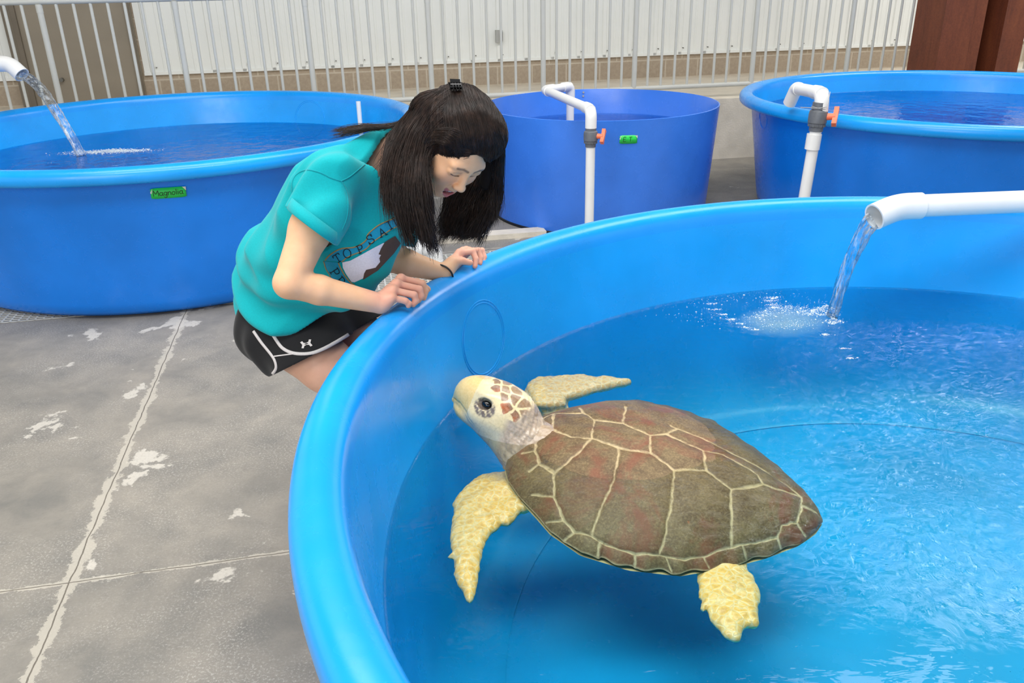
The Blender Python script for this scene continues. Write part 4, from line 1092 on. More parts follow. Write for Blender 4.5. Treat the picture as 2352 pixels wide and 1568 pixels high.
# --- arms and hands
def arm(sh, elb, wr, hand, ru, rf, lo_pad, side):
    """one arm in a single fine field: shoulder - elbow - wrist - palm - fingers"""
    pts = [sh, elb, wr]+[p for f in hand['fingers'] for p in f]+hand['thumb']
    lo = np.min(pts, 0)-.07; hi = np.max(pts, 0)+.07; g = Field(lo, hi, .0021)
    g.add(cone(sh, elb*.45+sh*.55, ru*1.08, ru), .02); g.add(cone(elb*.45+sh*.55, elb, ru, rf*1.02), .02)
    fm = elb*.68+wr*.32
    g.add(cone(elb, fm, rf*.98, rf*1.0), .012); g.add(cone(fm, wr, rf*.99, .0265, None), .01)
    M_ = [f[0] for f in hand['fingers']]; pc = np.mean(M_, 0); pn = nrm_(hand['pn'])
    # palm: webs from wrist to each knuckle, flattened
    for k, mcp in enumerate(M_): g.add(cone(wr, mcp, .0195, .0125), .011)
    g.add(cone(wr*.5+M_[0]*.5-pn*.004, wr*.4+M_[3]*.6-pn*.004, .016, .013), .014)
    th = hand['thumb']; g.add(cone(wr*.85+th[0]*.15, th[0], .020, .0155), .015)
    for a, b, r1, r2 in zip(th[:-1], th[1:], (.0135, .0115), (.0112, .0092)): g.add(cone(a, b, r1, r2), .004)
    fr = hand.get('fr', (.0098, .0098, .0094, .0084))
    for f, r in zip(hand['fingers'], fr):
        g.add(ell(f[0], (r*1.25,)*3), .010)
        rr = [r*1.08, r*1.02, r*.96, r*.84]
        for i in range(len(f)-1): g.add(cone(f[i], f[i+1], rr[i], rr[i+1]), .0035)
    V, F = g.mesh(1)
    C = np.repeat(SK[None], len(V), 0)
    hd = np.clip((.12-np.linalg.norm(V-pc, axis=1))/.05, 0, 1)[:, None]; C = C*(1-hd)+np.array(srgb(232, 170, 146))*hd
    for f in hand['fingers']+[hand['thumb']]:
        m = np.clip(1-np.linalg.norm(V-f[-1], axis=1)/.016, 0, 1)[:, None]*.5; C = C*(1-m)+np.array(srgb(236, 150, 128))*m
        for q in f[:-1]:
            m = np.clip(1-np.linalg.norm(V-q, axis=1)/.014, 0, 1)[:, None]*.35; C = C*(1-m)+np.array(srgb(236, 158, 140))*m
    # creases between fingers painted a touch redder and darker
    for f, h in zip(hand['fingers'][:-1], hand['fingers'][1:]):
        L_ = [[(a+b)/2 for a, b in zip(f[:3], h[:3])]]; m = (np.clip(1-polyline_dist(V, L_)/.004, 0, 1)*.5)[:, None]; C = C*(1-m)+np.array(srgb(206, 120, 100))*m
    return V, F, C
def fing(*p): return [D3(*q) for q in p]
handR = dict(pn=U3((-.3, .8, .5)), fingers=[
  fing((921, 640, 2.262), (970, 651, 2.285), (977, 668, 2.290), (973, 684, 2.286)),
  fing((911, 652, 2.232), (963, 664, 2.256), (967, 680, 2.258), (960, 690, 2.256)),
  fing((903, 667, 2.208), (951, 677, 2.228), (955, 691, 2.234), (949, 699, 2.232)),
  fing((899, 684, 2.190), (931, 691, 2.206), (939, 697, 2.212), (938, 702, 2.214))],
  thumb=fing((918, 650, 2.295), (958, 648, 2.325), (982, 664, 2.322)))
shR, elR, wrR = D3(752, 428, 2.135), D3(664, 650, 2.08), D3(874, 697, 2.195)
handL = dict(pn=U3((-.3, .8, .5)), fr=(.0094, .0094, .009, .008), fingers=[
  fing((1056, 581, 2.530), (1086, 577, 2.555), (1093, 595, 2.552), (1091, 611, 2.545)),
  fing((1064, 577, 2.565), (1098, 575, 2.590), (1104, 592, 2.588), (1102, 605, 2.582)),
  fing((1071, 575, 2.600), (1107, 575, 2.622), (1112, 590, 2.620), (1110, 600, 2.614)),
  fing((1077, 576, 2.630), (1107, 580, 2.650), (1113, 591, 2.648), (1112, 598, 2.642))],
  thumb=fing((1042, 601, 2.500), (1062, 599, 2.515), (1080, 603, 2.522)))
shL, elL, wrL = D3(930, 405, 2.44), D3(893, 592, 2.45), D3(1019, 627, 2.485)
AR = arm(shR, elR, wrR, handR, .051, .038, 0, 1)
AL = arm(shL, elL, wrL, handL, .046, .040, 0, -1)
# --- torso under the shirt, legs
hipR, hipL = PV+rS*.080+fH*.040-np.array([0, 0, .02]), PV-rS*.085+fH*.02-np.array([0, 0, .02])
knR = D3(868, 925, 2.385); knL = knR-rS*.20+np.array([0, 0, .015])
anR = np.array([knR[0]-.06, knR[1]+.05, .085]); anL = anR-rS*.22+fH*.02
g = Field(np.min([PV, hipR, anR], 0)-.25, np.max([PV, knL, NK], 0)+.22, .0048)
g.lo[2] = .0
W1 = D3(672, 612, 2.45); CH = D3(775, 480, 2.33)
cn = nrm_(np.cross(NK-PV, rS)); cn = cn if cn[0] > 0 else -cn       # chest normal
g.add(cone(PV, W1, .125, .10, (cn, .72)), .03); g.add(cone(W1, CH, .10, .12, (cn, .7)), .03); g.add(cone(CH, NK-(NK-CH)*.3, .12, .075, (cn, .7)), .03)
g.add(cone(NK-(NK-CH)*.45, NK, .07, .05), .03)
for h, k, a in ((hipR, knR, anR), (hipL, knL, anL)):
    g.add(cone(h, h*.5+k*.5, .090, .078), .01); g.add(cone(h*.5+k*.5, k, .078, .055), .02)
    cf = k*.68+a*.32-fH*.012
    g.add(cone(k, cf, .050, .050), .02); g.add(cone(cf, a, .048, .033), .02)
    g.add(cone(a-np.array([0, 0, .03])-fH*.02, a-np.array([0, 0, .052])+fH*.12, .036, .026), .03)
g.cut(lambda P: -(P[..., 2]-.004))
Vl, Fl = g.mesh(1); Cl = np.repeat(SKL[None], len(Vl), 0)
V, F, C = join([(Vf, Ff, Cf), AR, AL, (Vl, Fl, Cl)])
mesh_obj('body', V, F, M['skin'], person, True, C)
# teeth
M['teeth'] = plain('teeth', srgb(244, 242, 236), .2)
t_ = MB()
for a in np.linspace(-.9, .9, 8):
    c = LP(.0205*math.sin(a), .0655+.0235*math.cos(a), -.0650)
    t_.tube([c+hW*.003, c, c-hW*.0042], [.0026, .0029, .0018], 8)
t_.build('teeth', M['teeth'], person)
tg = Field(LP(0, .07, -.07)-.03, LP(0, .07, -.07)+.03, .0015); tg.add(lell(0, .068, -.073, .014, .017, .004), 0)
V_, F_ = tg.mesh(1); M['tongue'] = plain('tongue', srgb(196, 86, 96), .3); mesh_obj('tongue', V_, F_, M['tongue'], person)
# nails
M['nail'] = plain('nail', srgb(244, 196, 182), .2, coat=.4)
for hand, up in ((handR, (-.25, .35, .9)), (handL, (-.2, .2, .95))):
    u = U3(up)
    for f in hand['fingers'][:3]+[hand['thumb']]:
        d = nrm_(f[-1]-f[-2]); n_ = nrm_(u-d*(u@d)); e_ = np.cross(d, n_); c = f[-1]+n_*.0068
        if f is hand['thumb']: c = f[-1]+n_*.0078
        V_ = [c+d*(i-2)*.0022+e_*(j-2)*.0021-n_*(abs(j-2)**2*.0006+max(0, i-2)**2*.0003) for i in range(5) for j in range(5)]
        mesh_obj('fingernail', V_, [(i*5+j, i*5+j+1, (i+1)*5+j+1, (i+1)*5+j) for i in range(4) for j in range(4)], M['nail'], person)

# --- T-shirt
def fabric(name, col, bump=.2):
    m, nt, b, N, L = nodes(name); v = mapping(nt)
    c = mixc(nt, ramp(nt, noise(nt, 260, 4, .7, v), [(.35, 0.), (.65, 1.)]), tuple(x*.93 for x in col), tuple(min(1, x*1.05) for x in col))
    L(c, b.inputs['Base Color']); b.inputs['Roughness'].default_value = .82; b.inputs['Specular IOR Level'].default_value = .2
    b.inputs['Sheen Weight'].default_value = .15
    L(bumpn(nt, noise(nt, 420, 3, .7, v), bump, .002), b.inputs['Normal']); return m
M['teal'] = fabric('turquoise_cotton', srgb(0, 164, 172))
g = Field(D3(535, 760, 2.6)+np.array([-.1, -.62, -.1]), D3(960, 290, 2.3)+np.array([.10, .42, .10]), .0042)
sp0, sp1, sp2, sp3 = D3(690, 700, 2.47), D3(692, 608, 2.42), D3(775, 480, 2.30), D3(858, 402, 2.27)
g.add(cone(sp0, sp1, .178, .172, (cn, .80)), .03)
g.add(cone(sp1, sp2, .170, .165, (cn, .82)), .05)
g.add(cone(sp2, sp3, .162, .118, (cn, .78)), .05)
g.add(cone(D3(860, 545, 2.28), D3(785, 640, 2.36), .075, .10), .07)       # cloth hanging forward from the chest
g.add(cone(D3(640, 690, 2.50), D3(640, 610, 2.46), .115, .105), .06)
ss1, ss2 = D3(758, 432, 2.14), D3(709, 532, 2.09); ax0 = nrm_(ss2-ss1)
g.add(cone(ss1-ax0*.02, ss2, .083, .070), .035)
sl1, sl2 = D3(925, 420, 2.43), D3(905, 560, 2.45)
g.add(cone(sl1, sl2, .075, .064), .03)
g.add(cone(NK-(NK-CH)*.35, NK+(nk0-NK)*.35, .088, .074), .04)
# folds
ax1 = nrm_(sp2-sp0)
def folds(P):
    low = np.clip(1-((P-sp0)@ax1)/.30, 0, 1); c = P-sp0
    u = c@ax1; v_ = c@rS; w_ = c@cn
    f1 = np.sin(u*62+v_*22+2.2*vnoise(P, 9, 61))*.0120*low
    f2 = np.abs(vnoise(P, 17, 62))*.012-.006
    f3 = np.sin((v_*.7+w_)*48+u*16+1.8*vnoise(P, 8, 63))*.0085*(1-low)
    return f1+f2+f3
g.warp(folds, .04)
# hollow it, open hem, sleeves, collar
hemA, hemB, hemC = D3(556, 752, 2.5), D3(629, 764, 2.38), D3(835, 655, 2.40)
hn = nrm_(np.cross(hemB-hemA, hemC-hemA)); hn = hn if hn@(sp1-hemA) < 0 else -hn
body_f = g.f.copy(); g.f = np.maximum(body_f, -(body_f+.016))
ax_s = nrm_(ss2-ss1); q1, q2 = D3(667, 484, 2.08), D3(760, 555, 2.08); sn = nrm_(np.cross(q2-q1, _F)); sn = sn if sn@ax_s > 0 else -sn
ax_l = nrm_(sl2-sl1)
def cutfn(P):
    a = (P-hemB)@hn
    dS = (P-q1)@sn; near = np.linalg.norm(P-ss2, axis=-1)-.105
    b = np.where(near < 0, dS, -1.)
    dL = (P-sl2)@ax_l; near2 = np.linalg.norm(P-sl2, axis=-1)-.10; c = np.where((near2 < 0), dL, -1.)
    n_ = np.where(np.linalg.norm(P-NK, axis=-1) < .14, (P-NK)@nrm_(nk0-NK)-.040, -1.)
    return np.maximum(np.maximum(a, b), np.maximum(c, n_))
g.cut(cutfn)
Vs, Fs = g.mesh(2)
shirt = mesh_obj('t_shirt', Vs, Fs, M['teal'], person); tag(shirt, 'turquoise T-shirt with printed banner')
RS = Ray(shirt)
# sleeve cuff: rolled band
def ring_on(axis_p, axis_d, r0, pos, tilt_n, w_, thick, name, parent, mat, n=48, inner=None):
    u = nrm_(np.cross(axis_d, [0, 0, 1.])); v_ = np.cross(axis_d, u); V = []; F = []
    prof = [(-w_, 0), (-w_, thick), (-w_*.5, thick*1.15), (0, thick), (.002, thick*.4), (0, -.003), (-w_*.6, -.004)]
    for k in range(n):
        a = 2*PI*k/n; d = u*math.cos(a)+v_*math.sin(a)
        for (s, t) in prof:
            p = axis_p+d*(r0+t+.0012*math.sin(3*a+1)); 
            off = -((p-pos)@tilt_n)/(axis_d@tilt_n)
            V.append(p+axis_d*(off+s))
    m = len(prof)
    for k in range(n):
        for j in range(m): F.append((k*m+j, ((k+1) % n)*m+j, ((k+1) % n)*m+(j+1) % m, k*m+(j+1) % m))
    return mesh_obj(name, V, F, mat, parent)
ring_on(ss2, ax_s, .068, q1, sn, .032, .0065, 'sleeve_cuff', shirt, M['teal'])
# seams: armhole and shoulder
M['teal_seam'] = fabric('turquoise_seam', srgb(0, 150, 160))
def px_line(ray, pts, off=.001, k=6):
    P = catmull([(*p, 0) for p in pts], k)[:, :2]; out = []
    for x_, y_ in P:
        p, n_ = ray.px(x_, y_)
        if p is not None:
            if n_@(CAM-p) < 0: n_ = -n_
            out.append(p+n_*off)
    return np.array(out)
def px_ribbon(ray, pts, wid, name, mat, parent, off=.0015, k=6):
    mb = MB(); P = catmull([(*p, 0) for p in pts], k)[:, :2]; L_, N_ = [], []
    for x_, y_ in P:
        p, n_ = ray.px(x_, y_)
        if p is None: continue
        if n_@(CAM-p) < 0: n_ = -n_
        L_.append(p); N_.append(n_)
    if len(L_) < 2: return None
    L_ = np.array(L_); N_ = np.array(N_)
    for _ in range(2): N_[1:-1] = (N_[:-2]+N_[1:-1]*2+N_[2:])/4
    N_ /= np.linalg.norm(N_, axis=1, keepdims=True); T = np.gradient(L_, axis=0); B = np.cross(N_, T); B /= np.linalg.norm(B, axis=1, keepdims=True)+1e-9
    r = np.full(len(L_), wid/2) if np.isscalar(wid) else np.interp(np.linspace(0, 1, len(L_)), np.linspace(0, 1, len(wid)), wid)/2
    r = r[:, None]; n = len(L_); V = np.concatenate([L_-B*r-N_*.001, L_-B*r*.8+N_*off, L_+B*r*.8+N_*off, L_+B*r-N_*.001])
    F = [(q*n+i, q*n+i+1, (q+1)*n+i+1, (q+1)*n+i) for q in range(3) for i in range(n-1)]
    return mesh_obj(name, V, F, mat, parent)
for pts in ([(671, 440), (672, 415), (684, 398), (706, 390), (735, 396), (760, 408), (784, 416)], [(784, 416), (806, 404), (838, 378), (870, 362), (885, 356)],
            [(784, 416), (796, 440), (800, 470), (797, 500), (786, 528)]):
    px_ribbon(RS, pts, .004, 'stitched_seam', M['teal_seam'], shirt, .0012)
# printed banner
def c5(x_, y_): return (660+x_/7.13, 480+y_/7.13)
from mathutils.geometry import delaunay_2d_cdt
def px_patch(ray, poly, name, mat, parent, off=.0016, step=3.2):
    P = [Vector(p) for p in poly]; n = len(P); A = np.array(poly)
    xs = np.arange(A[:, 0].min(), A[:, 0].max(), step); ys = np.arange(A[:, 1].min(), A[:, 1].max(), step)
    gx = np.array([(a, b) for a in xs for b in ys]); 
    if len(gx): gx = gx[poly_dist(gx, A) < -step*.45]
    dense = []
    for i in range(n):
        a, b = A[i], A[(i+1) % n]; m_ = max(1, int(np.linalg.norm(b-a)/step))
        dense += [a+(b-a)*t/m_ for t in range(m_)]
    v, e, f, *_ = delaunay_2d_cdt([Vector(p) for p in dense]+[Vector(p) for p in gx], [(i, (i+1) % len(dense)) for i in range(len(dense))], [], 1, 1e-5)
    out = []; ok = True
    for p in v:
        h, n_ = ray.px(p[0], p[1])
        if h is None: out.append(None); continue
        if n_@(CAM-h) < 0: n_ = -n_
        out.append(h+n_*off)
    idx = {}; V = []; F = []
    for fa in f:
        if any(out[i] is None for i in fa): continue
        q = [out[i] for i in fa]
        if max(np.linalg.norm(q[0]-q[1]), np.linalg.norm(q[1]-q[2]), np.linalg.norm(q[2]-q[0])) > .03: continue
        for i in fa:
            if i not in idx: idx[i] = len(V); V.append(out[i])
        F.append(tuple(idx[i] for i in fa))
    return mesh_obj(name, V, F, mat, parent) if F else None
M['p_blue'] = fabric('print_blue', srgb(26, 150, 188)); M['p_tan'] = fabric('print_tan', srgb(158, 134, 88)); M['p_white'] = fabric('print_white', srgb(222, 222, 236))
M['p_brown'] = fabric('print_brown', srgb(82, 66, 60)); M['p_ink'] = fabric('print_ink', srgb(16, 26, 40))
outer = [c5(*p) for p in ((620, 835), (700, 745), (870, 650), (1100, 622), (1230, 560), (1300, 490), (1325, 405), (1500, 262), (1700, 172), (1790, 130))]
inner = [c5(*p) for p in ((890, 862), (1000, 775), (1200, 695), (1300, 640), (1370, 560), (1450, 500), (1700, 330), (1800, 290))]
lo_ = [c5(*p) for p in ((600, 850), (640, 980), (700, 1080), (735, 1190), (790, 1300))]; li_ = [c5(*p) for p in ((835, 872), (870, 960), (940, 1085), (1040, 1205), (1100, 1240))]
px_patch(RS, outer+inner[::-1], 'printed_banner', M['p_blue'], shirt, .0012)
px_patch(RS, lo_+li_[::-1], 'printed_banner', M['p_blue'], shirt, .0012)
px_patch(RS, [c5(*p) for p in ((900, 870), (1030, 842), (1200, 752), (1400, 640), (1570, 552), (1620, 560), (1560, 720), (1520, 860), (1430, 990), (1300, 1010), (1240, 1130), (1100, 1195), (1050, 1190), (960, 1060), (910, 960))], 'printed_white_field', M['p_white'], shirt, .0013)
px_patch(RS, [c5(*p) for p in ((1590, 540), (1650, 500), (1760, 440), (1850, 560), (1740, 720), (1600, 870), (1480, 1000), (1330, 1095), (1235, 1155), (1255, 1050), (1290, 990), (1440, 955), (1515, 860), (1500, 800), (1530, 745), (1490, 735), (1530, 640))], 'printed_dark_shape', M['p_brown'], shirt, .0019)
for L_ in (outer, inner, lo_, li_): px_ribbon(RS, L_, .0034, 'printed_border', M['p_tan'], shirt, .0022)
def put_letter(ch, cx_, cy_, h, ang, ray=RS):
    gl = SG[ch]; xs = [p[0] for s in gl for p in s]; w2 = (min(xs)+max(xs))/2; ca, sa = math.cos(ang), math.sin(ang)
    def pos(u, v_):
        a, b = (u-w2)*h, (v_-.5)*h; X = cx_+a*ca+b*sa; Y = cy_+a*sa-b*ca
        p, n_ = ray.px(X, Y)
        if p is None: p, n_ = ray.px(cx_, cy_); 
        if p is None: return np.zeros(3), np.array([0, 0, 1.])
        if n_@(CAM-p) < 0: n_ = -n_
        return p+n_*.0026, n_
    mb = MB(); strokes_to_mesh([[(float(a), float(b)) for a, b in s] for s in gl], pos, .0011, mb, 'sharp' if ch in 'TAIL' else None)
    return mb
for ch, x_, y_, h, a in (('T', 775, 592, 19, -.55), ('O', 797, 581, 21, -.38), ('P', 827, 571, 18, -.42), ('S', 850, 549, 20, -.5), ('A', 877, 533, 19, -.45), ('I', 894, 517, 19, -.5), ('L', 908, 507, 19, -.5),
                        ('P', 770, 624, 19, 1.0), ('R', 783, 645, 19, .85), ('O', 800, 660, 19, .7)):
    put_letter(ch, x_, y_, h, a).build('printed_letter', M['p_ink'], shirt)

# --- shorts
M['blk'] = fabric('black_shorts_fabric', srgb(30, 30, 32), .15); M['trim'] = fabric('white_trim', srgb(214, 208, 206), .1)
g = Field(np.min([PV, hipR, knR], 0)-.20, np.max([PV, hipL, knL], 0)+.20, .0038)
g.add(cone(D3(662, 700, 2.52), D3(676, 742, 2.51), .142, .132, (cn, .86)), .03)
tR = nrm_(knR-hipR); tL = nrm_(knL-hipL)
g.add(cone(hipR, hipR+tR*.24, .122, .116), .03)
g.add(cone(hipL, hipL+tL*.24, .118, .110), .03)
g.add(cone(D3(668, 750, 2.50), D3(668, 750, 2.50)+tR*.12, .122, .118), .04)
g.add(cone(D3(622, 770, 2.49), D3(630, 830, 2.46), .050, .028), .04)
g.warp(lambda P: .0035*np.sin((P-PV)@tR*55+3*vnoise(P, 12, 71))+.003*vnoise(P, 22, 72), .03)
f0 = g.f.copy(); g.f = np.maximum(f0, -(f0+.009))
def plane3(a, b, c, inside):
    n_ = nrm_(np.cross(b-a, c-a)); n_ = -n_ if (inside-a)@n_ > 0 else n_; return a, n_
# near leg opening and far leg opening
cA = plane3(D3(628, 860, 2.46), D3(806, 770, 2.36), D3(718, 812, 2.36)+_F*0+(D3(806, 770, 2.6)-D3(806, 770, 2.36)), PV)
cB = plane3(D3(800, 768, 2.50), D3(868, 728, 2.52), D3(868, 728, 2.72), PV)
mid_n = -rS
def shcut(P):
    left = ((P-PV)@mid_n) > .0
    a = (P-cA[0])@cA[1]; b = (P-cB[0])@cB[1]
    return np.maximum(np.where(left, b, a), P[..., 2]-.86)
g.cut(shcut)
Vt, Ft = g.mesh(1); shorts = mesh_obj('shorts', Vt, Ft, M['blk'], person); RT = Ray(shorts); tag(shorts, 'black sports shorts with white trim')
for pts, w_ in (([(582, 760), (600, 786), (621, 812), (631, 828), (634, 845), (626, 858)], .009), ([(622, 760), (634, 780), (650, 800), (676, 811), (712, 811), (744, 800), (776, 783), (800, 768)], .010),
                ([(806, 770), (830, 756), (868, 731)], .009), ([(630, 818), (645, 816), (676, 812)], .004)):
    px_ribbon(RT, pts, w_, 'white_trim', M['trim'], shorts, .002)
# emblem on the shorts: two interlocked arcs
def cp(x_, y_): return (520+x_/3.016, 420+y_/3.016)
em = [(-13, -7), (-8, -8.5), (-5.5, -3.8), (0, -2.2), (5.5, -3.8), (8, -8.5), (13, -7), (9.5, 0), (13, 7), (8, 8.5), (5.5, 3.8), (0, 2.2), (-5.5, 3.8), (-8, 8.5), (-13, 7), (-9.5, 0)]
ca, sa = math.cos(-.24), math.sin(-.24); rot_ = lambda p: (704+p[0]*ca-p[1]*sa*1.0, 790+p[0]*sa+p[1]*ca)
eo = px_patch(RT, [rot_(p) for p in em], 'emblem', M['trim'], shorts, .0022, 1.6)
px_patch(RT, [rot_((4.2*math.cos(a), 1.1*math.sin(a))) for a in np.linspace(0, 2*PI, 14, endpoint=False)], 'emblem_slot', M['blk'], eo or shorts, .0030, 1.4)

# --- shoes (out of sight behind the tank, standing on the floor)
M['shoe'] = plain('grey_shoe', srgb(120, 120, 124), .7); M['sole'] = plain('white_sole', srgb(225, 225, 222), .6)
for a in (anR, anL):
    g = Field(a+np.array([-.13, -.17, -.09]), a+np.array([.22, .12, .03]), .004)
    fl = np.array([a[0], a[1], .045])
    g.add(cone(fl-fH*.03, fl+fH*.13, .046, .040, ((0, 0, 1), .95)), .02); g.add(cone(a-np.array([0, 0, .03]), fl, .045, .045), .02); g.cut(lambda P: -(P[..., 2]-.018))
    V_, F_ = g.mesh(1); s_ = mesh_obj('shoe', V_, F_, M['shoe'], person)
    g = Field(a+np.array([-.13, -.17, -.09]), a+np.array([.22, .12, -.03]), .004); g.add(cone(fl-fH*.03, fl+fH*.13, .049, .043), 0)
    g.cut(lambda P: np.maximum(-(P[..., 2]-.002), P[..., 2]-.02)); V_, F_ = g.mesh(0); mesh_obj('sole', V_, F_, M['sole'], s_)
# wristband
d = nrm_(handL['fingers'][1][0]-wrL); u = nrm_(np.cross(d, [0, 0, 1.])); v_ = np.cross(d, u); P = [wrL-d*.004+(u*math.cos(a)*.0335+v_*math.sin(a)*.0315) for a in np.linspace(0, 2*PI, 40, endpoint=False)]
mb = MB().tube(P, .0030, 8, closed=True); mb.build('black_wristband', M['rubber'], person)

# --- hair
def hair_mat():
    m, nt, b, N, L = nodes('dark_hair'); v = mapping(nt)
    c = ramp(nt, noise(nt, 60, 3, .6, v), [(.3, srgb(24, 16, 13)), (.6, srgb(46, 32, 26)), (.8, srgb(74, 54, 44))])
    L(c, b.inputs['Base Color']); b.inputs['Roughness'].default_value = .42; b.inputs['Specular IOR Level'].default_value = .38; b.inputs['Anisotropic'].default_value = .4
    return m
M['hair'] = hair_mat()
g = Field(HC+np.array([-.36, -.26, -.34]), HC+np.array([.22, .36, .22]), .0036)
g.add(lell(0, -.018, .038, .084, .093, .084), .01)
g.add(cone(LP(0, -.010, .070), LP(.0, -.060, .060), .056, .042), .04)
g.add(cone(LP(-.035, .02, .068), LP(-.01, -.04, .068), .055, .042), .04)
g.add(cone(LP(0, -.060, .062), D3(1048, 232, 2.12), .034, .014), .03)
g.add(cone(LP(.03, -.075, .0), LP(.03, -.03, -.09), .058, .055), .04)
g.add(lell(0, .112, -.030, .062, .075, .098), .012, 's')
g.add(lell(0, .100, .042, .050, .030, .045), .012, 's')
near_c = [((972, 318, 2.05), (938, 378, 2.08), .044, .042), ((938, 378, 2.08), (938, 450, 2.09), .038, .030), ((938, 450, 2.09), (950, 510, 2.10), .028, .010)]
far_c = [((1130, 350, 2.2), (1118, 420, 2.24), .026, .020)]
for a, b, r1, r2 in near_c+far_c: g.add(cone(D3(*a), D3(*b), r1, r2, (_F, .7)), .025)
# keep the face clear
g.add(lell(.0, .105, -.045, .050, .060, .060), .006, 's')
Vh2, Fh2 = g.mesh(4)
hv = mesh_obj('tmp2', Vh2, Fh2); RH = Ray(hv)
def strands(paths, count, jit, seg=22, r=.00075, rs=0, clump=0.0, lenr=(.78, 1.06), fly=.004, follow=None):
    """paths: list of guide curves (list of world points), neighbours are blended"""
    rg = np.random.default_rng(rs); G = np.array([catmull(p, 10)[np.linspace(0, (len(p)-1)*10, seg).astype(int)] for p in paths]); out = []
    ng = len(G); nc = max(6, count//130); cu_ = rg.uniform(0, ng-1, nc) if ng > 1 else np.zeros(nc); co_ = rg.normal(size=(nc, 3))*jit*1.3; cl_ = rg.uniform(*lenr, nc); cw = rg.normal(size=(nc, 3))*fly*2.2; cf_ = rg.uniform(4, 9, nc); cp_ = rg.uniform(0, 6.3, nc)
    for _ in range(count):
        u = rg.uniform(0, ng-1); i = min(int(u), ng-2) if ng > 1 else 0; t = u-i
        P = G[i]*(1-t)+G[i+1]*t if ng > 1 else G[0].copy()
        o = rg.normal(size=3)*jit; s = np.linspace(0, 1, seg)[:, None]
        wv = np.sin(s*rg.uniform(3, 9)+rg.uniform(0, 6))*rg.normal(size=3)*fly*s
        c_ = int(np.argmin(np.abs(cu_-u)+rg.uniform(0, .12, nc))) if ng > 1 else 0; v0 = cu_[c_]; i2 = min(int(v0), ng-2) if ng > 1 else 0; t2 = v0-i2
        PC = (G[i2]*(1-t2)+G[i2+1]*t2 if ng > 1 else G[0])+co_[c_]*s+cw[c_]*np.sin(s*cf_[c_]+cp_[c_])*s
        k_c = clump*s**1.4*rg.uniform(.7, 1); P = P*(1-k_c)+PC*k_c
        cut_ = cl_[c_]*rg.uniform(.90, 1.03); lift = abs(rg.normal()*.0016)+.0006; P = P[0]+(P-P[0]); P = P+o*(.35+.65*s)+wv
        k = np.clip(np.linspace(0, cut_, seg)*(seg-1), 0, seg-1); k0 = k.astype(int); k1 = np.minimum(k0+1, seg-1); P = P[k0]+(P[k1]-P[k0])*(k-k0)[:, None]
        if follow is not None:
            for q in range(seg):
                w_ = follow(q/(seg-1))
                if w_ > 0:
                    n_p, n_n = RH.near(P[q]); P[q] = P[q]*(1-w_)+(n_p+n_n*lift)*w_
        out.append(P)
    return np.array(out)
def strand_mesh(P, r):
    n, m, _ = P.shape; T = np.gradient(P, axis=1); T /= np.linalg.norm(T, axis=2, keepdims=True)+1e-9
    A = np.cross(T, np.array([.3, .2, .93])); A /= np.linalg.norm(A, axis=2, keepdims=True)+1e-9; B = np.cross(T, A)
    rr = r*(np.sin(np.linspace(.25, 1, m)*PI)**.5*.9+.1)[None, :, None]
    ring = np.stack([A*rr, (-.5*A+.87*B)*rr, (-.5*A-.87*B)*rr], 2)+P[:, :, None]; V = ring.reshape(-1, 3)
    b = (np.arange(n)[:, None, None]*m*3+np.arange(m-1)[None, :, None]*3); k = np.arange(3)[None, None]; k2 = (k+1) % 3
    F = np.stack([b+k, b+k2, b+3+k2, b+3+k], -1).reshape(-1, 4); return V, F
SEG = []
def dp(*q):
    out = [D3(*a) for a in q]
    for k in (0, 1):
        h, n_ = RH.px(q[k][0], q[k][1]+(0 if k else -3))
        if h is not None and SNAP: out[k] = h
    return out
SNAP = True
_h, _ = RH.px(1048, 216); clip3 = (_h if _h is not None else D3(1050, 200, 2.07)); clip3 = clip3+nrm_(_U*.9-_F*.45)*.022
# swept from the hairline back to the clip
top = [dp((985, 368, 2.0), (990, 320, 1.99), (1010, 255, 2.03), (1043, 212, 2.10)), dp((1016, 358, 1.99), (1012, 310, 1.97), (1020, 250, 2.02), (1044, 209, 2.10)), dp((1052, 366, 1.99), (1040, 310, 1.94), (1034, 245, 2.0), (1046, 207, 2.10)),
       dp((1075, 340, 1.96), (1062, 290, 1.93), (1050, 240, 1.99), (1049, 205, 2.10)), dp((1098, 356, 1.95), (1090, 290, 1.92), (1068, 235, 1.99), (1052, 205, 2.10)), dp((1120, 368, 1.97), (1120, 295, 1.95), (1088, 235, 2.02), (1055, 206, 2.11)),
       dp((1140, 378, 2.0), (1146, 305, 2.0), (1108, 232, 2.06), (1058, 207, 2.12)), dp((1156, 384, 2.06), (1162, 320, 2.06), (1124, 238, 2.12), (1061, 208, 2.13)), dp((1150, 392, 2.14), (1166, 340, 2.14), (1132, 250, 2.18), (1063, 210, 2.14))]
SEG.append(strands(top, 4200, .0035, 24, rs=1, fly=.0015, lenr=(1.02, 1.1), follow=lambda s: 1.0 if s < .9 else .6))
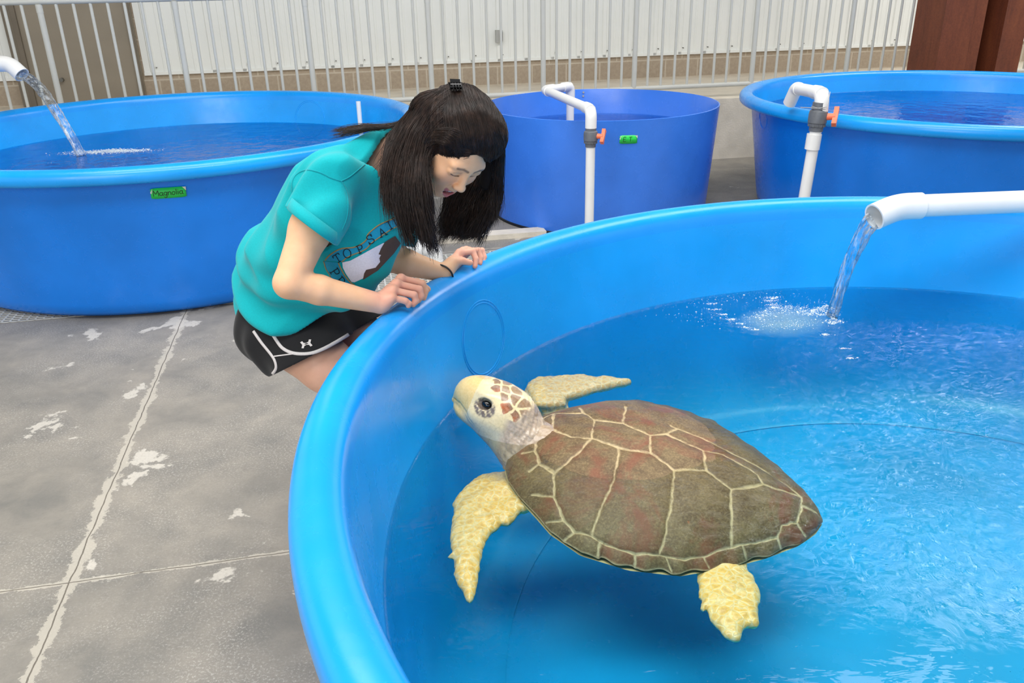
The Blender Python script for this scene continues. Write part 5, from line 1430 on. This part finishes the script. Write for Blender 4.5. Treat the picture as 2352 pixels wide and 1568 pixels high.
# side and back falling
side = [dp((1030, 330, 1.98), (988, 350, 1.98), (984, 440, 2.0), (1002, 580, 2.05)), dp((1030, 320, 1.98), (980, 345, 1.98), (965, 430, 2.0), (988, 575, 2.05)), dp((1020, 260, 2.0), (970, 330, 1.98), (960, 440, 2.0), (975, 555, 2.05)), dp((1040, 210, 2.06), (960, 300, 2.0), (935, 430, 2.02), (958, 560, 2.06)),
        dp((1030, 205, 2.10), (940, 290, 2.05), (905, 420, 2.05), (935, 560, 2.07)), dp((1020, 210, 2.13), (925, 280, 2.1), (890, 400, 2.08), (905, 520, 2.09)), dp((1010, 218, 2.16), (915, 278, 2.14), (893, 340, 2.12), (890, 470, 2.1))]
SEG.append(strands(side, 6500, .0075, 24, rs=2, fly=.006, clump=.86, lenr=(.72, 1.08), follow=lambda s: 1. if s < .3 else max(0, .8-s)))
temple = [dp((1064, 366, 1.97), (1040, 370, 1.96), (1004, 354, 1.96), (972, 338, 1.97)), dp((1078, 356, 1.95), (1045, 350, 1.94), (1005, 338, 1.95), (970, 325, 1.97)), dp((1088, 342, 1.93), (1055, 326, 1.92), (1012, 314, 1.94), (972, 312, 1.98)), dp((1094, 326, 1.93), (1062, 302, 1.92), (1020, 296, 1.94), (976, 298, 1.98))]
SEG.append(strands(temple, 900, .003, 18, rs=3, fly=.002, lenr=(.9, 1.0), follow=lambda s: .9))
SNAP = False
farh = [dp((1156, 340, 2.14), (1150, 400, 2.20), (1144, 470, 2.24), (1108, 556, 2.26)), dp((1145, 370, 2.17), (1138, 425, 2.24), (1124, 490, 2.25), (1092, 560, 2.26)), dp((1130, 380, 2.22), (1112, 440, 2.27), (1098, 490, 2.28), (1074, 552, 2.28)),
        dp((1112, 390, 2.27), (1085, 450, 2.29), (1070, 500, 2.29), (1052, 556, 2.29)), dp((1090, 395, 2.3), (1055, 455, 2.31), (1043, 500, 2.31), (1032, 545, 2.31)), dp((1065, 390, 2.3), (1030, 450, 2.31), (1020, 500, 2.31), (1012, 548, 2.31))]
SEG.append(strands(farh, 5200, .008, 24, rs=4, fly=.007, clump=.88, lenr=(.70, 1.06)))
back = [dp((960, 262, 2.1), (900, 285, 2.16), (830, 290, 2.2), (758, 302, 2.24)), dp((960, 270, 2.1), (900, 290, 2.14), (850, 295, 2.17), (790, 300, 2.2)), dp((965, 280, 2.1), (905, 290, 2.13), (860, 292, 2.16), (752, 316, 2.2))]
SEG.append(strands(back, 420, .0035, 22, rs=5, fly=.004))
wisp = [dp((975, 520, 2.03), (990, 560, 2.04), (1004, 575, 2.05), (998, 596, 2.06)), dp((985, 500, 2.03), (1000, 540, 2.04), (1000, 560, 2.05), (1003, 590, 2.06))]
SEG.append(strands(wisp, 36, .003, 18, rs=6, fly=.006))
neckw = [dp((905, 300, 2.12), (892, 318, 2.12), (890, 340, 2.12), (870, 380, 2.13)), dp((915, 310, 2.1), (900, 340, 2.1), (884, 372, 2.12), (856, 400, 2.12))]
SEG.append(strands(neckw, 40, .006, 16, rs=7, fly=.01))
parts_ = []; z3 = np.zeros
for k, P in enumerate(SEG):
    v1, f1 = strand_mesh(P, .00065 if k in (0, 1, 3) else .0005); parts_.append((v1, f1, np.zeros((len(v1), 3))))
V, F, _ = join(parts_)
bpy.data.objects.remove(hv)
hair = mesh_obj('hair', V, F, M['hair'], person); tag(hair, 'long dark brown half-up hair falling forward')
M['hair_base'] = plain('hair_mass', srgb(26, 18, 15), .75, spec=.2)
mesh_obj('hair_mass', Vh2, Fh2, M['hair_base'], hair)
# claw clip
cl = clip3; cu, cr_ = nrm_(-hN*.6+np.array([0, 0, .6])), _R
mb = MB()
for s in (-1, 1):
    a = cl+cr_*.004*s
    mb.box(a-cr_*.012-_F*.004-cu*.008, cr_*.020, _F*.003*1.0+_F*.012, cu*.004)
    mb.box(a-cr_*.014+cu*.004, cr_*.024, _F*.010, cu*.002)
    for t in np.linspace(-.011, .009, 4): mb.tube([a+cr_*t+cu*.004, a+cr_*t-cu*.006-_F*.004*s, a+cr_*t-cu*.014-_F*.001*s], .0013, 6)
mb.tube([cl-cr_*.013, cl+cr_*.013], .003, 10)
mb.box(cl-cr_*.013+cu*.002, cr_*.024-cu*.001, _F*.006, cu*.012+cr_*.001)
mb.build('hair_clip', M['black'], hair)
# ------------------------------------------------------------------ more pipework
def obj_tube(name, P, r, mat, parent, n=20):
    return MB().tube(np.array(P), r, n).build(name, M[mat] if isinstance(mat, str) else mat, parent)
def valve(parent, c, ax, r, handle_dir, s=1., wire=False):
    """grey ball valve with orange tee handle"""
    ax = nrm_(ax); vb = empty('ball_valve', c); vb.parent = parent; vb.matrix_parent_inverse = parent.matrix_world.inverted()
    mb = MB()
    zs = [(-.075, 1.12), (-.052, 1.14), (-.05, 1.3), (-.04, 1.36), (-.034, 1.36), (-.03, 1.5), (.012, 1.52), (.03, 1.42), (.036, 1.16), (.075, 1.14), (.076, .9)]
    P = [np.asarray(c)+ax*z_*s for z_, _ in zs]; mb.tube(P, np.array([q*r for _, q in zs]), 24)
    b_ = mb.build('valve_body', M['valve'], parent, sharp=40)
    for k in range(14):
        a = 2*PI*k/14; u = nrm_(np.cross(ax, [0, 1, .1])); v_ = np.cross(ax, u); d = u*math.cos(a)+v_*math.sin(a)
        b_k = MB().tube([np.asarray(c)+d*r*1.34-ax*.05*s, np.asarray(c)+d*r*1.34-ax*.036*s], .003, 6)
        if k == 0: rid = b_k
        else: rid.v, rid.f = rid.v, rid.f; rid.add(b_k.v, b_k.f)
    rid.build('grip_ridges', M['valve'], b_)
    h = nrm_(handle_dir); st = np.asarray(c)+h*r*1.3; en = np.asarray(c)+h*(r*1.3+.045*s)
    mb = MB().tube([st, en], np.array([.019, .016])*s, 16)
    t = nrm_(ax*.78+np.cross(ax, h)*.62); m0 = en-t*.048*s; m1 = en+t*.048*s
    w_ = nrm_(np.cross(h, t)); V = []
    prof = np.linspace(-1, 1, 9)
    for q in prof:
        wd = (.011+.007*abs(q)**1.5)*s; th = .012*s; p = en+t*q*.050*s
        V += [p-w_*wd-h*th, p+w_*wd-h*th, p+w_*wd+h*th, p-w_*wd+h*th]
    F = [(i*4+j, i*4+(j+1) % 4, (i+1)*4+(j+1) % 4, (i+1)*4+j) for i in range(8) for j in range(4)]+[(3, 2, 1, 0), (32, 33, 34, 35)]
    mb.add(V, F); mb.build('valve_handle', M['orange'], parent, sharp=50)
    bpy.data.objects.remove(vb)

# pipe of the middle tank: rises from the floor, over the wall and down inside
r2 = .0295; base = Z3(1357, 535, .0); base = base+0; Dm = float((base-CAM)@_F)-.30
pb = D3(1357, 500, 4.95); fx, fy = pb[0], pb[1]
rim_top = None
def vz(px, py, p):   # height on the vertical through p seen at image row py
    r = (px-1176)/FPX*_R-(py-784)/FPX*_U+_F; t_ = math.hypot(p[0], p[1])/math.hypot(r[0], r[1]); return H+r[2]*t_
gp = Z3(1362, 510, 0); gp = D3(1357, 300, 5.15); X0 = np.array([gp[0], gp[1], 0])
zt = vz(1357, 252, X0)
top_ = X0+np.array([0, 0, zt])
cor = D3(1252, 197, 6.05); cor[2] = zt+.0
dcor = cor
q3 = D3(1310, 198, 6.25); q3[2] = zt
q4 = q3.copy(); q4[2] = .56
mp_ = empty('supply_pipe', X0, 'white pipe with orange valve handle rising in front of the small middle tank', 'pipe')
P = bend([X0+np.array([0, 0, .0]), top_-np.array([0, 0, .0])], .04)
obj_tube('riser', [X0, X0+np.array([0, 0, zt-.03])], r2, 'pvc', mp_)
obj_tube('elbow', bend([X0+np.array([0, 0, zt-.11]), top_, top_+nrm_(cor-top_)*.11], .075, 8), r2+.006, 'pvc', mp_)
obj_tube('cross_pipe', [top_, cor], r2, 'pvc', mp_)
obj_tube('elbow', bend([cor+nrm_(top_-cor)*.09, cor, cor+nrm_(q3-cor)*.09], .05, 8), r2+.006, 'pvc', mp_)
obj_tube('short_pipe', [cor, q3], r2, 'pvc', mp_)
obj_tube('elbow', bend([q3+nrm_(cor-q3)*.09, q3, q3-np.array([0, 0, .1])], .06, 8), r2+.006, 'pvc', mp_)
obj_tube('drop_pipe', [q3, q4], r2, 'pvc', mp_)
zv = vz(1357, 312, X0); valve(mp_, X0+np.array([0, 0, zv]), (0, 0, 1), r2, nrm_(np.array([.93, -.36, 0])), .9)

# pipe of the right tank
gp = D3(1868, 330, 5.02); X1 = np.array([gp[0], gp[1], 0]); r3 = .037
mr = empty('supply_pipe', X1, 'thick white pipe with wired valve and orange handle at the right tank rim', 'pipe')
zt1 = vz(1877, 215, X1); T1 = X1+np.array([.02, 0, zt1])
obj_tube('riser', [X1+np.array([-.035, 0, 0]), X1+np.array([.012, 0, zt1-.1])], r3*.93, 'pvc', mr)
zc = vz(1866, 325, X1); ax_ = nrm_(np.array([.05, 0, 1]))
obj_tube('coupling', [X1+np.array([-.004, 0, zc-.045]), X1+np.array([.0, 0, zc+.045])], r3*1.18, 'pvc', mr)
L1 = D3(1829, 203, 5.30)
obj_tube('elbow', bend([T1-np.array([0, 0, .13]), T1, T1+nrm_(L1-T1)*.12], .07, 8), r3+.005, 'pvc', mr)
obj_tube('cross_pipe', [T1, L1], r3, 'pvc', mr)
hollow_elbow([L1+nrm_(T1-L1)*.05, L1, L1+np.array([-.01, .07, -.10])], r3+.004, mr, 'spout_elbow', .05)
zv = vz(1872, 268, X1); valve(mr, X1+np.array([.008, 0, zv]), (0.03, 0, 1), r3*.98, nrm_(np.array([.90, -.42, 0.05])), 1.12)
c = X1+np.array([.01, 0, zv+.055]); wp = [c+np.array([math.cos(a)*(r3*1.22), math.sin(a)*(r3*1.22), .006*math.sin(a*1.5)]) for a in np.linspace(0, 4*PI, 48)]
MB().tube(wp, .0022, 6).tube([c+np.array([-.03, -.02, 0]), c+np.array([-.12, -.02, .004])], .0022, 6).tube([c+np.array([.03, -.04, 0]), c+np.array([.045, -.02, .09])], .0022, 6).build('twisted_wire', M['wire'], mr)

# spout at the left tank
o_l = D3(48, 170, 5.75); e_l = D3(22, 146, 5.75); s_l = e_l+np.array([-1.2, .0, -.01])
ml_ = empty('inlet_pipe', s_l, 'white pipe end pouring water into the left tank at the photo edge', 'pipe')
r4 = .046
obj_tube('pipe_run', [s_l, e_l+np.array([-.06, 0, 0])], r4, 'pvc', ml_, 28)
obj_tube('riser', [s_l+np.array([0, 0, -.0]), np.array([s_l[0], s_l[1], 0])], r4, 'pvc', ml_, 28)
hollow_elbow([e_l+np.array([-.10, 0, 0]), e_l+np.array([.0, 0, .0]), o_l+(o_l-e_l)*.1], r4+.007, ml_, 'spout_elbow', .06)
tgt = Z3(184, 358, .60); dt = 0.31; vv = (tgt-o_l)/dt; vv[2] = (tgt[2]-o_l[2]+4.9*dt*dt)/dt
stream('water_stream', o_l+nrm_(o_l-e_l)*.02, vv, .60, .044, 'white frothy stream falling into the left tank', 8, 1.5)

# short standpipe inside the left tank
st = np.array([-1.13, 6.53, 0]); zt2 = vz(846, 232, st)
sp_ = empty('standpipe', st+np.array([0, 0, .04]), 'short thin white pipe standing up in the left tank behind her back', 'pipe')
mb = MB().tube([st+np.array([0, 0, .035]), st+np.array([0, 0, zt2])], .0175, 18); mb.build('pipe_tube', M['pvc'], sp_)
# floor pipe behind the woman
fp0, fp1 = Z3(925, 567, .12), Z3(998, 570, .12); fd = nrm_(fp1-fp0)
fpo = empty('drain_pipe', (fp1[0], fp1[1], 0), 'thick white elbow pipe going down into the floor grating behind the woman', 'pipe')
obj_tube('pipe_run', [fp1-fd*.40, fp1-fd*.04], .042, 'pvc', fpo, 28)
obj_tube('elbow', bend([fp1-fd*.13, fp1, fp1-np.array([0, 0, .085])], .07, 8), .049, 'pvc', fpo, 28)
obj_tube('collar', [fp1-np.array([0, 0, .075]), np.array([fp1[0], fp1[1], .018])], .051, 'pvc', fpo, 28)

# splash, foam and bubbles
def pile(name, c, label, seed, parts):
    V, F = [], []; b = 0
    for (dx, dy, n, spread, rr, elong, rot, up) in parts:
        o = droplets('t', (c[0]+dx, c[1]+dy), n, spread, WZ if c[2] is None else c[2], rr, 'x', seed, elong, rot, .5, up); seed += 1
        me = o.data; V.append(np.array([v.co[:] for v in me.vertices])); F.append(np.array([p.vertices[:] for p in me.polygons])+b); b += len(me.vertices)
        bpy.data.objects.remove(o)
    return tag(mesh_obj(name, np.concatenate(V), np.concatenate(F), M['bubble']), label, 'foam', kind='stuff')
m = bpy.data.materials.new('bubbles'); m.use_nodes = True; b_ = m.node_tree.nodes['Principled BSDF']
b_.inputs['Base Color'].default_value = (.85, .93, 1, 1); b_.inputs['Roughness'].default_value = .12; b_.inputs['Transmission Weight'].default_value = .35; b_.inputs['IOR'].default_value = 1.2
M['bubble'] = m
def at_(x_, y_): q = Z3(x_, y_, WZ); return q[0], q[1]
s0 = np.array(at_(1890, 712))
def rel(x_, y_): q = np.array(at_(x_, y_))-s0; return float(q[0]), float(q[1])
parts = []
def ln(pts, n, spread, rr, up=0.):
    for (x_, y_) in pts:
        a, b = rel(x_, y_); parts.append((a, b, n, spread, rr, (1.6, .7), 0, up))
ln([(1895, 708), (1880, 714), (1905, 722), (1870, 722), (1915, 738)], 190, .011, .0010, .014)
ln([(1815, 706), (1790, 712), (1765, 720), (1840, 718), (1745, 728), (1860, 712)], 170, .019, .00085, .004)
ln([(1775, 700), (1768, 690), (1772, 683), (1780, 706)], 110, .009, .00085)
ln([(1632, 697), (1645, 710), (1660, 722), (1680, 733), (1700, 743), (1716, 752), (1735, 757)], 70, .0065, .0009)
ln([(1750, 738), (1780, 745), (1810, 750), (1840, 745), (1865, 738)], 120, .032, .0007)
ln([(1920, 740), (1912, 742), (1897, 768), (1942, 800), (1956, 822)], 45, .006, .0011)
ln([(1600, 690), (1660, 680), (1720, 676), (1780, 672), (1840, 690), (1700, 690), (1820, 700), (1650, 735), (1560, 700), (1590, 720)], 50, .05, .0008)
pile('splash_foam', (s0[0], s0[1], None), 'white foam and bubbles where the stream hits the foreground water', 100, parts)
tl = Z3(250, 347, .603)
parts = [(0, 0, 1400, .075, .0022, (1.5, .5), .1, .004), (.10, -.01, 600, .06, .0020, (1.6, .5), .1, .003), (-.20, -.03, 260, .05, .0018, (1.5, .7), 0, .01)]
pile('splash_foam', (tl[0], tl[1], .602), 'patch of white foam on the water of the left tank', 140, parts)

# air driven under the surface by the stream: a soft pale cloud
def air_cloud(c, rx, ry, rz, rot, dens, label):
    V, F = [], []
    for i in range(17):
        for j in range(32):
            th, ph = PI*i/16, 2*PI*j/32; V.append((math.sin(th)*math.cos(ph), math.sin(th)*math.sin(ph), math.cos(th)))
    F = [(i*32+j, i*32+(j+1) % 32, (i+1)*32+(j+1) % 32, (i+1)*32+j)[::-1] for i in range(16) for j in range(32)]
    m = bpy.data.materials.new('entrained_air'); m.use_nodes = True; nt = m.node_tree
    for n in list(nt.nodes): nt.nodes.remove(n)
    out = nt.nodes.new('ShaderNodeOutputMaterial'); sc = nt.nodes.new('ShaderNodeVolumeScatter'); sc.inputs['Color'].default_value = (.80, .93, 1, 1)
    tc = nt.nodes.new('ShaderNodeTexCoord'); ln_ = nt.nodes.new('ShaderNodeVectorMath'); ln_.operation = 'LENGTH'; nt.links.new(tc.outputs['Object'], ln_.inputs[0])
    d = math_(nt, 'MAXIMUM', math_(nt, 'SUBTRACT', 1., ln_.outputs['Value']), 0.)
    d = math_(nt, 'MULTIPLY', math_(nt, 'MULTIPLY', d, ramp(nt, noise(nt, 2.2, 4, .6, tc.outputs['Object']), [(.3, .2), (.6, 1.)])), dens)
    nt.links.new(d, sc.inputs['Density']); nt.links.new(sc.outputs[0], out.inputs['Volume'])
    o = mesh_obj('bubble_cloud', V, F, m); o.location = tuple(c); o.scale = (rx, ry, rz); o.rotation_euler = (0, 0, rot)
    return tag(o, label, 'bubbles', kind='stuff')
q = Z3(1800, 735, .455); air_cloud((q[0], q[1], .448), .19, .10, .054, 0., 26, 'pale cloud of fine air bubbles under the splash in the foreground tank')
